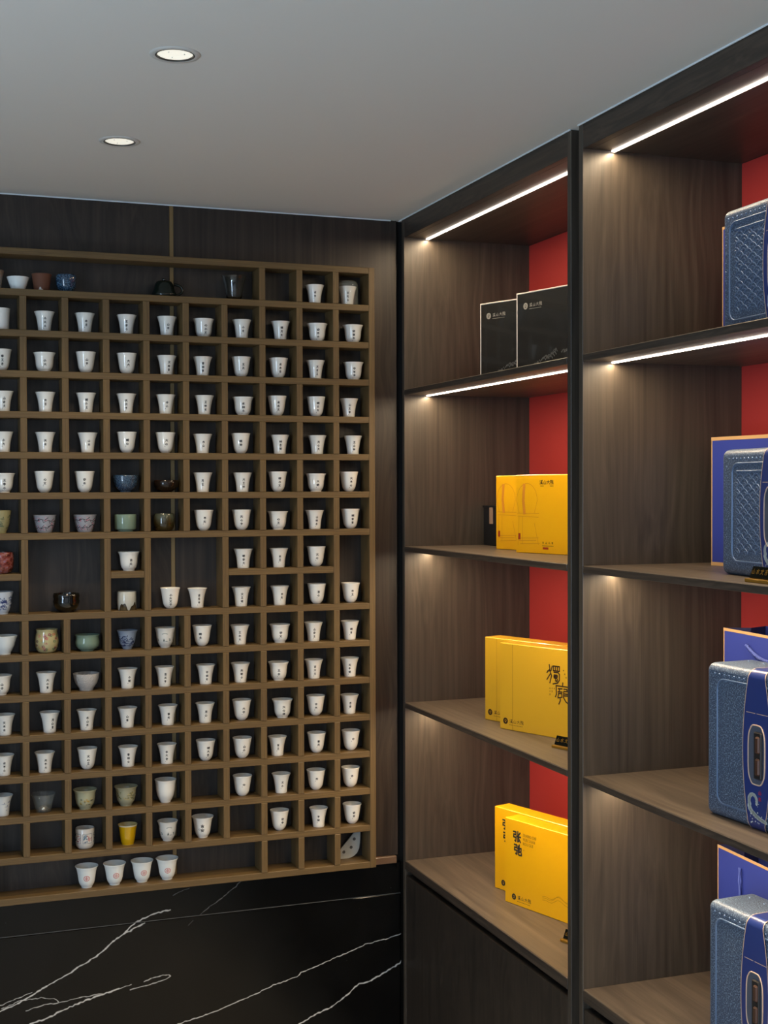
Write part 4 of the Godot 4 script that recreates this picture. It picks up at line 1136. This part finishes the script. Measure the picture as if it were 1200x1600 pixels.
	fancy("painted_cup", sh.call(6, 0, -6), [0, 3, 14, 3, 14.4, 0, 16, 0, 16.6, 4, 20, 10, 24, 24, 27, 44, 29.6, 56], [28.8, 56.6, 27, 53, 24, 38, 21, 18, 15, 8, 0, 6], glaze("old_landscape", landscape(Color(0.60, 0.58, 0.42), Color(0.28, 0.34, 0.26), 8, 30)), "yellow-green cup painted with trees, seventh row, at the left edge")
	var plum := picture(256, 96, Color(0.60, 0.61, 0.64))
	var q := RandomNumberGenerator.new(); q.seed = 31
	for k in 18:
		var x := k * 14.5 + q.randf_range(-5, 5); var y := 28.0 + 36.0 * (k % 2) + q.randf_range(-8, 8)
		stroke(plum, [Vector2(x - 20, y + 6), Vector2(x - 4, y - 4), Vector2(x + 9, y + 2), Vector2(x + 22, y - 13)], 1.7, Color(0.19, 0.13, 0.17), 0.85)
		stroke(plum, [Vector2(x, y), Vector2(x + 6, y + 16)], 1.2, Color(0.22, 0.15, 0.2), 0.8)
		for j in 5: blob(plum, x + q.randf_range(-18, 20), y + q.randf_range(-15, 17), 4.2, 4.0, Color(0.70, 0.38, 0.46).lerp(Color(0.80, 0.62, 0.66), q.randf()), 0.85, 0.6)
	var pm := glaze("plum_blossom", plum)
	var po := [0, 2, 15, 2, 15.6, 0, 17.4, 0, 18.6, 3, 22.4, 12, 25.8, 26, 29.0, 41.6, 29.8, 43.2]
	var pi2 := [29.2, 44, 28, 42.4, 24.4, 26, 21, 13, 16, 6.6, 0, 5]
	fancy("blossom_cup", sh.call(6, 1, 2), po, pi2, pm, "grey cup painted with pink plum blossom, left one of two alike, seventh row")
	fancy("blossom_cup", sh.call(6, 2, 0), po, pi2, pm, "grey cup painted with pink plum blossom, beside the pale green cylinder cup", "teacup", 2.0)
	for n in ["blossom_cup", "blossom_cup_001"]: get_node(n).set_meta("group", "plum blossom cups")
	fancy("celadon_cup", sh.call(6, 3, 1), [0, 2.4, 17, 2.4, 17.6, 0, 19.6, 0, 20, 3.6, 26.6, 6.0, 27.6, 8, 27.8, 30, 28.0, 42.4, 27.6, 43.4], [27, 44, 26.2, 42.8, 26, 10, 22, 7, 0, 6], mat("celadon", Color(0.46, 0.545, 0.485), 0.12), "pale green celadon cup with straight sides, seventh row from the top")
	var ol := picture(256, 96, Color(0.23, 0.20, 0.11))
	for y in 96:
		for x in 256: ol.set_pixel(x, y, Color(0.30, 0.32, 0.27).lerp(Color(0.21, 0.17, 0.08), smoothstep(12, 62, y + 8.0 * sin(x * TAU / 64.0))))
	fancy("olive_cup", sh.call(6, 4, -1), [0, 2, 14, 2, 14.4, 0, 17, 0, 21, 3, 25.4, 10, 27.2, 22, 26.8, 36, 25.2, 44.2], [24.4, 45, 24, 43, 25.4, 34, 25.2, 22, 23, 11, 17, 6, 0, 5], glaze("olive_glaze", ol, 0.08), "glossy olive brown rounded cup, seventh row from the top")
	fancy("red_cup", sh.call(7, 0, -4), [0, 2, 16, 2, 16.6, 0, 19, 0, 24, 3, 29, 10, 31.4, 22, 31.6, 42, 31.2, 52.4], [30.4, 53, 30, 50, 29.8, 22, 26, 10, 18, 6, 0, 5], glaze("red_flambe", mottled(41, [Color(0.22, 0.10, 0.10), Color(0.42, 0.18, 0.16), Color(0.55, 0.30, 0.26), Color(0.52, 0.44, 0.55)], 0.05)), "mottled red and purple cup, eighth row, at the left edge")
	fancy("blue_white_cup", sh.call(8, 0, -3), [0, 3, 14, 3, 14.4, 0, 16.4, 0, 16.8, 5, 20, 9, 24, 22, 26, 42, 29.4, 55], [28.6, 55.6, 26, 50, 23.6, 36, 21, 18, 15, 9, 0, 7], glaze("blue_white", landscape(Color(0.74, 0.78, 0.83), Color(0.06, 0.12, 0.36), 3, 100)), "blue and white painted cup, ninth row, at the left edge")
	var bb := fancy("black_bowl", Vector3(0.4005, spot_of(8, 1, 0).y, 0.0385), [0, 3, 16, 3, 16.8, 0, 19, 0, 19.4, 4, 25, 8, 31, 17, 33.4, 27, 31.6, 34, 33.2, 40, 32.4, 46], [31.4, 46.6, 31, 43, 29.4, 36, 30.6, 27, 28, 18, 20, 10, 0, 7], glaze("tenmoku", mottled(51, [Color(0.02, 0.02, 0.02), Color(0.045, 0.042, 0.034), Color(0.09, 0.085, 0.06), Color(0.13, 0.12, 0.09)], 0.10), 0.07), "glossy black glazed bowl alone in the double compartment at left", "bowl")
	tag(bb, "", "", "")
	var mt := picture(256, 96, Color(0.76, 0.76, 0.72))
	for x in 256:
		var yy := 96.0 - (20.0 + 18.0 * sin(x * TAU / 51.0 + 0.6) + 7.0 * sin(x * TAU / 23.0))
		for y in range(maxi(int(yy), 0), 96): mt.set_pixel(x, y, Color(0.19, 0.16, 0.12).lerp(Color(0.40, 0.35, 0.25), clampf((y - yy) / 26.0, 0, 1)))
	fancy("mountain_cup", sh.call(8, 3, 3), [0, 1.6, 19, 1.6, 19.6, 0, 23.4, 0, 24.4, 1.4, 24.6, 30, 24.4, 46.4, 24, 47.2], [23.4, 47.4, 22.8, 46, 22.8, 8, 20, 6, 0, 5], glaze("mountain_glaze", mt), "white straight cup with brown mountains round its foot, ninth row", "teacup", 1.0)
	fancy("white_bowl", sh.call(9, 0, 3), [0, 3, 13, 3, 13.4, 0, 15.6, 0, 16, 5, 19, 9, 25, 22, 29.4, 38, 32.4, 45.4], [31.8, 46.2, 30, 43, 26, 32, 21, 18, 15, 9, 0, 7], M.porcelain_blue, "plain white flaring bowl, tenth row, at the left edge")
	fancy("flower_jar", sh.call(9, 1, 5), [0, 2, 15, 2, 15.6, 0, 18, 0, 23, 4, 28, 14, 29.6, 28, 28.4, 42, 25.6, 52, 27.6, 58], [26.8, 58.6, 24.4, 52.6, 27, 42, 28.2, 28, 26, 14, 19, 6, 0, 5], glaze("rose_flowers", speckle_flowers(Color(0.70, 0.66, 0.49), [Color(0.70, 0.26, 0.22), Color(0.45, 0.20, 0.24), Color(0.32, 0.44, 0.32), Color(0.78, 0.62, 0.40), Color(0.74, 0.42, 0.40)], 12, 75)), "cream jar covered in red and green flowers, tenth row from the top")
	fancy("celadon_bowl", sh.call(9, 2, 4), [0, 2, 14, 2, 14.6, 0, 16.6, 0, 17, 2.4, 24, 6, 29.6, 13, 30.8, 22, 28.8, 32, 29.8, 38.4, 31.0, 40.4], [30.4, 41, 28.6, 39, 27.4, 32, 29.2, 22, 27, 13, 19, 6.6, 0, 5], M.celadon, "squat pale green celadon bowl, tenth row from the top")
	fancy("blue_landscape_cup", sh.call(9, 3, 4), [0, 3, 9.4, 3, 9.8, 0, 11.6, 0, 12, 4, 16, 8, 20, 17, 22, 30, 23.6, 40, 26.4, 46.8, 27, 47.6], [26.4, 48.2, 24.6, 46, 22.2, 38, 20.4, 28, 17.6, 16, 12, 8, 0, 6.4], glaze("blue_hills", landscape(Color(0.52, 0.58, 0.66), Color(0.06, 0.11, 0.27), 77, 90)), "small footed cup painted with blue hills, tenth row from the top")
	var ws := picture(256, 96, Color(0.86, 0.86, 0.84))
	for k in 4:
		var x := 128.0 + k * 64.0
		for d in 7: blob(ws, x - 12 + d * 3.6, 29.0 - 5.0 * sin(PI * (d + 0.5) / 7.0), 4.0, 2.6, Color(0.33, 0.40, 0.41), 0.6, 0.8)
		for d in 6: blob(ws, x - 6, 62.0 - d * 2.2, 6.5 - d, 2.2, Color(0.18, 0.25, 0.27), 0.85, 0.6)
		blob(ws, x + 7, 63, 9, 1.8, Color(0.22, 0.30, 0.31), 0.85, 0.6)
		for d in 4: blob(ws, x + 25, 61.0 - d * 3.0, 5.0 - d, 2.6, Color(0.26, 0.33, 0.34), 0.75, 0.7)
		blob(ws, x + 22, 52, 5, 3, Color(0.30, 0.37, 0.38), 0.8, 0.8)
	var wl := glaze("ink_hills", ws)
	var wo := [0, 2.4, 10.6, 2.4, 11.2, 0, 12.8, 0, 13.0, 3.4, 16, 6.4, 20, 15, 22.2, 28, 23.6, 40, 26.2, 49.4, 26.8, 50.4]
	var wi := [26.2, 51.0, 24.8, 49, 22.4, 40, 21, 28, 18.4, 15, 12, 7.8, 0, 6]
	fancy("ink_landscape_cup", sh.call(9, 4, 0), wo, wi, wl, "white footed cup painted with a small dark landscape, tenth row")
	fancy("ink_landscape_cup", sh.call(14, 4, 4), wo, wi, wl, "white footed cup painted with grey boats and hills, second lowest full row", "teacup", 3.0)
	for n in ["ink_landscape_cup", "ink_landscape_cup_001"]: get_node(n).set_meta("group", "white landscape cups")
	# white bowl with a raised pattern
	var rm := mat("relief_porcelain", Color(0.87, 0.86, 0.85), 0.18)
	var rn := FastNoiseLite.new(); rn.noise_type = FastNoiseLite.TYPE_CELLULAR; rn.frequency = 0.06; rn.seed = 2
	var rt := NoiseTexture2D.new(); rt.width = 256; rt.height = 256; rt.seamless = true; rt.noise = rn
	rm.heightmap_enabled = true; rm.heightmap_texture = rt; rm.heightmap_scale = 0.45; rm.uv1_scale = Vector3(5, 1.2, 1)
	fancy("relief_bowl", sh.call(10, 2, 1), [0, 3, 15, 3, 15.6, 0, 17.4, 0, 18, 5, 20, 8, 27, 18, 31.4, 32, 33, 42.6], [32.4, 43.2, 31, 41, 29.4, 31, 25.4, 19, 18, 10, 0, 8], rm, "wide white bowl with a carved relief pattern, eleventh row from the top", "teacup", 0.0, 48)
	var bl := landscape(Color(0.86, 0.87, 0.86), Color(0.36, 0.42, 0.56), 16, 11)
	var pb := fancy("painted_teacup", sh.call(13, 0, -4), prof("A")[0], prof("A")[1], glaze("pale_blue_hills", bl), "white flared cup with pale blue painting, fourteenth row, at the left edge")
	tag(pb)
	st = begin(); lathe(st, mm([0, 0, 15, 0, 18, 1.6, 20, 10, 24, 26, 29.4, 43.6, 30.6, 46.4]), 60, -1, func(a, y): return 1.0 + 0.014 * cos(a * 8.0))
	var gc := thing("glass_cup", sh.call(13, 1, -6), "clear faceted glass cup, fourteenth row from the top", "teacup")
	put("cup_body", st.commit(), M.sheet_glass, gc)
	st = begin(); lathe(st, mm([0, 1.2, 8, 1.6, 11, 6, 10, 12, 5, 16, 0, 17]), 18, -1, func(a, y): return 1.0 + 0.25 * cos(a * 5.0))
	tag(put("inner_ornament", st.commit(), mat("silver_flake", Color(0.85, 0.82, 0.75), 0.15, 0.8), gc), "silver ornament inside the glass bottom")
	var co := [0, 3, 12.6, 3, 13, 0, 15, 0, 15.2, 3.4, 18, 6, 23, 15, 25.2, 28, 26, 40, 28.6, 46.4, 30.2, 48.4]
	var ci := [29.6, 49.2, 27.4, 46.6, 24.6, 39, 23.6, 28, 21.4, 16, 15, 8.4, 0, 7]
	var pg := picture(256, 96, Color(0.66, 0.66, 0.55))
	q.seed = 5
	for k in 24:
		var x := q.randf_range(96, 162); var y := q.randf_range(38, 70)
		blob(pg, x, y, q.randf_range(3, 9), q.randf_range(3, 8), [Color(0.66, 0.52, 0.20), Color(0.30, 0.32, 0.28), Color(0.75, 0.70, 0.5)][q.randi() % 3], 0.7, 0.8)
	fancy("figure_cup", sh.call(13, 2, -4), co, ci, glaze("green_figures", pg), "pale green cup with yellow painted figures, fourteenth row", "teacup", 0.0)
	var pl := picture(256, 96, Color(0.63, 0.62, 0.52))
	for k in 44:
		var x := q.randf_range(84, 178); var y := q.randf_range(18, 62)
		blob(pl, x, y, q.randf_range(3, 8), q.randf_range(2.5, 6.5), [Color(0.26, 0.28, 0.17), Color(0.36, 0.36, 0.24), Color(0.70, 0.62, 0.40)][q.randi() % 3], 0.75, 0.8)
	fancy("leaf_cup", sh.call(13, 3, -2), co, ci, glaze("green_leaves", pl), "pale green cup painted with dark leaves, fourteenth row", "teacup", 0.0)
	fancy("egg_cup", sh.call(13, 4, -1), [0, 2.4, 11.4, 2.4, 12, 0, 13.4, 0, 13.8, 2.4, 17.4, 8, 22, 19, 24.6, 33, 25.6, 48, 27.4, 56.6, 28.2, 58], [27.6, 58.6, 26.2, 56, 24.2, 47, 23, 33, 20.6, 20, 15, 9, 0, 6.4], M.porcelain, "tall plain white egg-shaped cup, fourteenth row, left of an empty compartment")
	var fr := picture(256, 96, Color(0.80, 0.79, 0.77))
	for k in 5:
		var x := 12.0 + k * 51.0
		stroke(fr, [Vector2(x, 22), Vector2(x + 40, 22), Vector2(x + 40, 66), Vector2(x, 66), Vector2(x, 22)], 1.2, Color(0.35, 0.40, 0.46), 0.8)
		for j in 15: blob(fr, x + q.randf_range(2, 18), q.randf_range(26, 62), 4, 5, [Color(0.12, 0.26, 0.40), Color(0.25, 0.40, 0.50), Color(0.20, 0.22, 0.30)][q.randi() % 3], 0.75, 0.8)
		for j in 12: blob(fr, x + q.randf_range(19, 38), q.randf_range(30, 62), 4, 4, [Color(0.66, 0.28, 0.26), Color(0.74, 0.60, 0.54), Color(0.50, 0.24, 0.28)][q.randi() % 3], 0.75, 0.8)
	fancy("panel_cup", sh.call(14, 2, -5), [0, 2, 13, 2, 13.6, 0, 15.6, 0, 19, 2, 22.6, 8, 23.6, 16, 23.9, 34, 23.7, 50.6, 23, 51.6], [22.4, 51.8, 21.8, 50, 22, 16, 20, 9, 14, 5.4, 0, 5], glaze("panel_paint", fr), "white upright cup with blue and red painted panels, second lowest full row", "teacup", 2.0)
	var yi := picture(64, 32, Color(0.80, 0.63, 0.05)); yi.fill_rect(Rect2i(0, 0, 64, 2), Color(0.86, 0.85, 0.80))
	fancy("yellow_cup", sh.call(14, 3, 2), [0, 2.6, 13.6, 2.6, 14, 0, 15.4, 0, 15.8, 4, 17.6, 8, 19.4, 20, 21.4, 36, 24.4, 49.4, 25.0, 50.4], [24.4, 50.9, 23.2, 49, 20.2, 36, 18, 20, 15.4, 9, 0, 7], glaze("yellow_glaze", yi), "bright yellow cup with white inside, second lowest full row")
	# cup with bold writing
	var bw := thing("teacup", sh.call(14, 5, -5), "white footed cup with two bold black characters and a round stamp, second lowest full row", "teacup", "white name teacups in the rack")
	bw.rotation.y = facing(bw.position, -1.0)
	put("cup_body", cup_mesh("E"), M.porcelain, bw)
	st = begin()
	var ce := on_cup("E")
	ink_glyph(st, "吉", Vector2(0.001, 0.033), 0.009, 0.0017, ce); ink_glyph(st, "安", Vector2(0.001, 0.022), 0.009, 0.0017, ce)
	put("inscription", st.commit(), M.ink, bw)
	st = begin(); ink_disc(st, Vector2(-0.0068, 0.024), 0.0024, ce, 0.0017, 14); put("stamp", st.commit(), M.ink_faint, bw)
	# ---------- four cups with a red seal in the bottom row
	var xs := [0.447, 0.517, 0.587, 0.652]
	var sw := ["leftmost of four in the bottom row", "second from left in the bottom row", "third from left in the bottom row", "rightmost of four in the bottom row"]
	var yb: float = spot_of(15, 0, 0).y
	for k in 4:
		var t := thing("seal_teacup", Vector3(xs[k], yb, 0.034), "white bell cup with round red seal, %s" % sw[k], "teacup", "red seal cups in the bottom row")
		t.rotation.y = facing(t.position, [0.0, 3.0, 3.5, 1.0][k])
		put("cup_body", cup_mesh("E"), M.porcelain_blue, t)
		st = begin()
		var c := Vector2(0, 0.0265)
		ink_disc(st, c, 0.0072, ce, 0.0060, 24)
		for j: float in [-1.0, 0.0, 1.0]:
			ink_line(st, [c + Vector2(j * 0.0027, -0.0040 + absf(j) * 0.001), c + Vector2(j * 0.0027, 0.0040 - absf(j) * 0.001)], 0.0008 + (0.0009 if j == 0.0 else 0.0), ce)
		for j: float in [-1.0, 0.0, 1.0]:
			ink_line(st, [c + Vector2(-0.0042, j * 0.0022), c + Vector2(0.0042, j * 0.0022)], 0.0006, ce)
		put("seal", st.commit(), M.seal_red, t)
	# ---------- spotted dish in the lower right compartment
	var dish := thing("spotted_dish", Vector3(1.142, yb, 0.018), "white triangular dish with grey spots leaning in the bottom right compartment", "dish")
	var poly := PackedVector2Array([Vector2(-27, 1), Vector2(10, 0.2), Vector2(24, 5), Vector2(34, 13), Vector2(40, 25), Vector2(43, 45), Vector2(44, 74), Vector2(30, 74), Vector2(-20, 20), Vector2(-27, 12)])
	st = begin()
	for k in poly.size(): poly[k] *= 0.001
	var ti := Geometry2D.triangulate_polygon(poly)
	for s: float in [1.0, -1.0]:
		for k in range(0, ti.size(), 3):
			var a := poly[ti[k]]; var b := poly[ti[k + 1]]; var c := poly[ti[k + 2]]
			var nn := Vector3(0, 0, s)
			tri(st, [Vector3(a.x, a.y, s * 0.002), Vector3(b.x, b.y, s * 0.002), Vector3(c.x, c.y, s * 0.002)], [nn, nn, nn], [Vector2.ZERO, Vector2.ZERO, Vector2.ZERO])
	for k in poly.size():
		var a := poly[k]; var b := poly[(k + 1) % poly.size()]
		var e := (b - a).normalized()
		quad(st, Vector3(a.x, a.y, -0.002), Vector3(b.x, b.y, -0.002), Vector3(b.x, b.y, 0.002), Vector3(a.x, a.y, 0.002), Vector3(e.y, -e.x, 0))
	var dm := put("dish_body", st.commit(), mat("dish_glaze", Color(0.62, 0.63, 0.62), 0.3), dish)
	st = begin()
	for v in [Vector2(-4, 19), Vector2(17, 30), Vector2(26, 52)]: ink_disc(st, v * 0.001, 0.0044, flat(0.0023), 0.0, 14)
	put("spots", st.commit(), mat("spot_grey", Color(0.25, 0.25, 0.25), 0.4), dm)
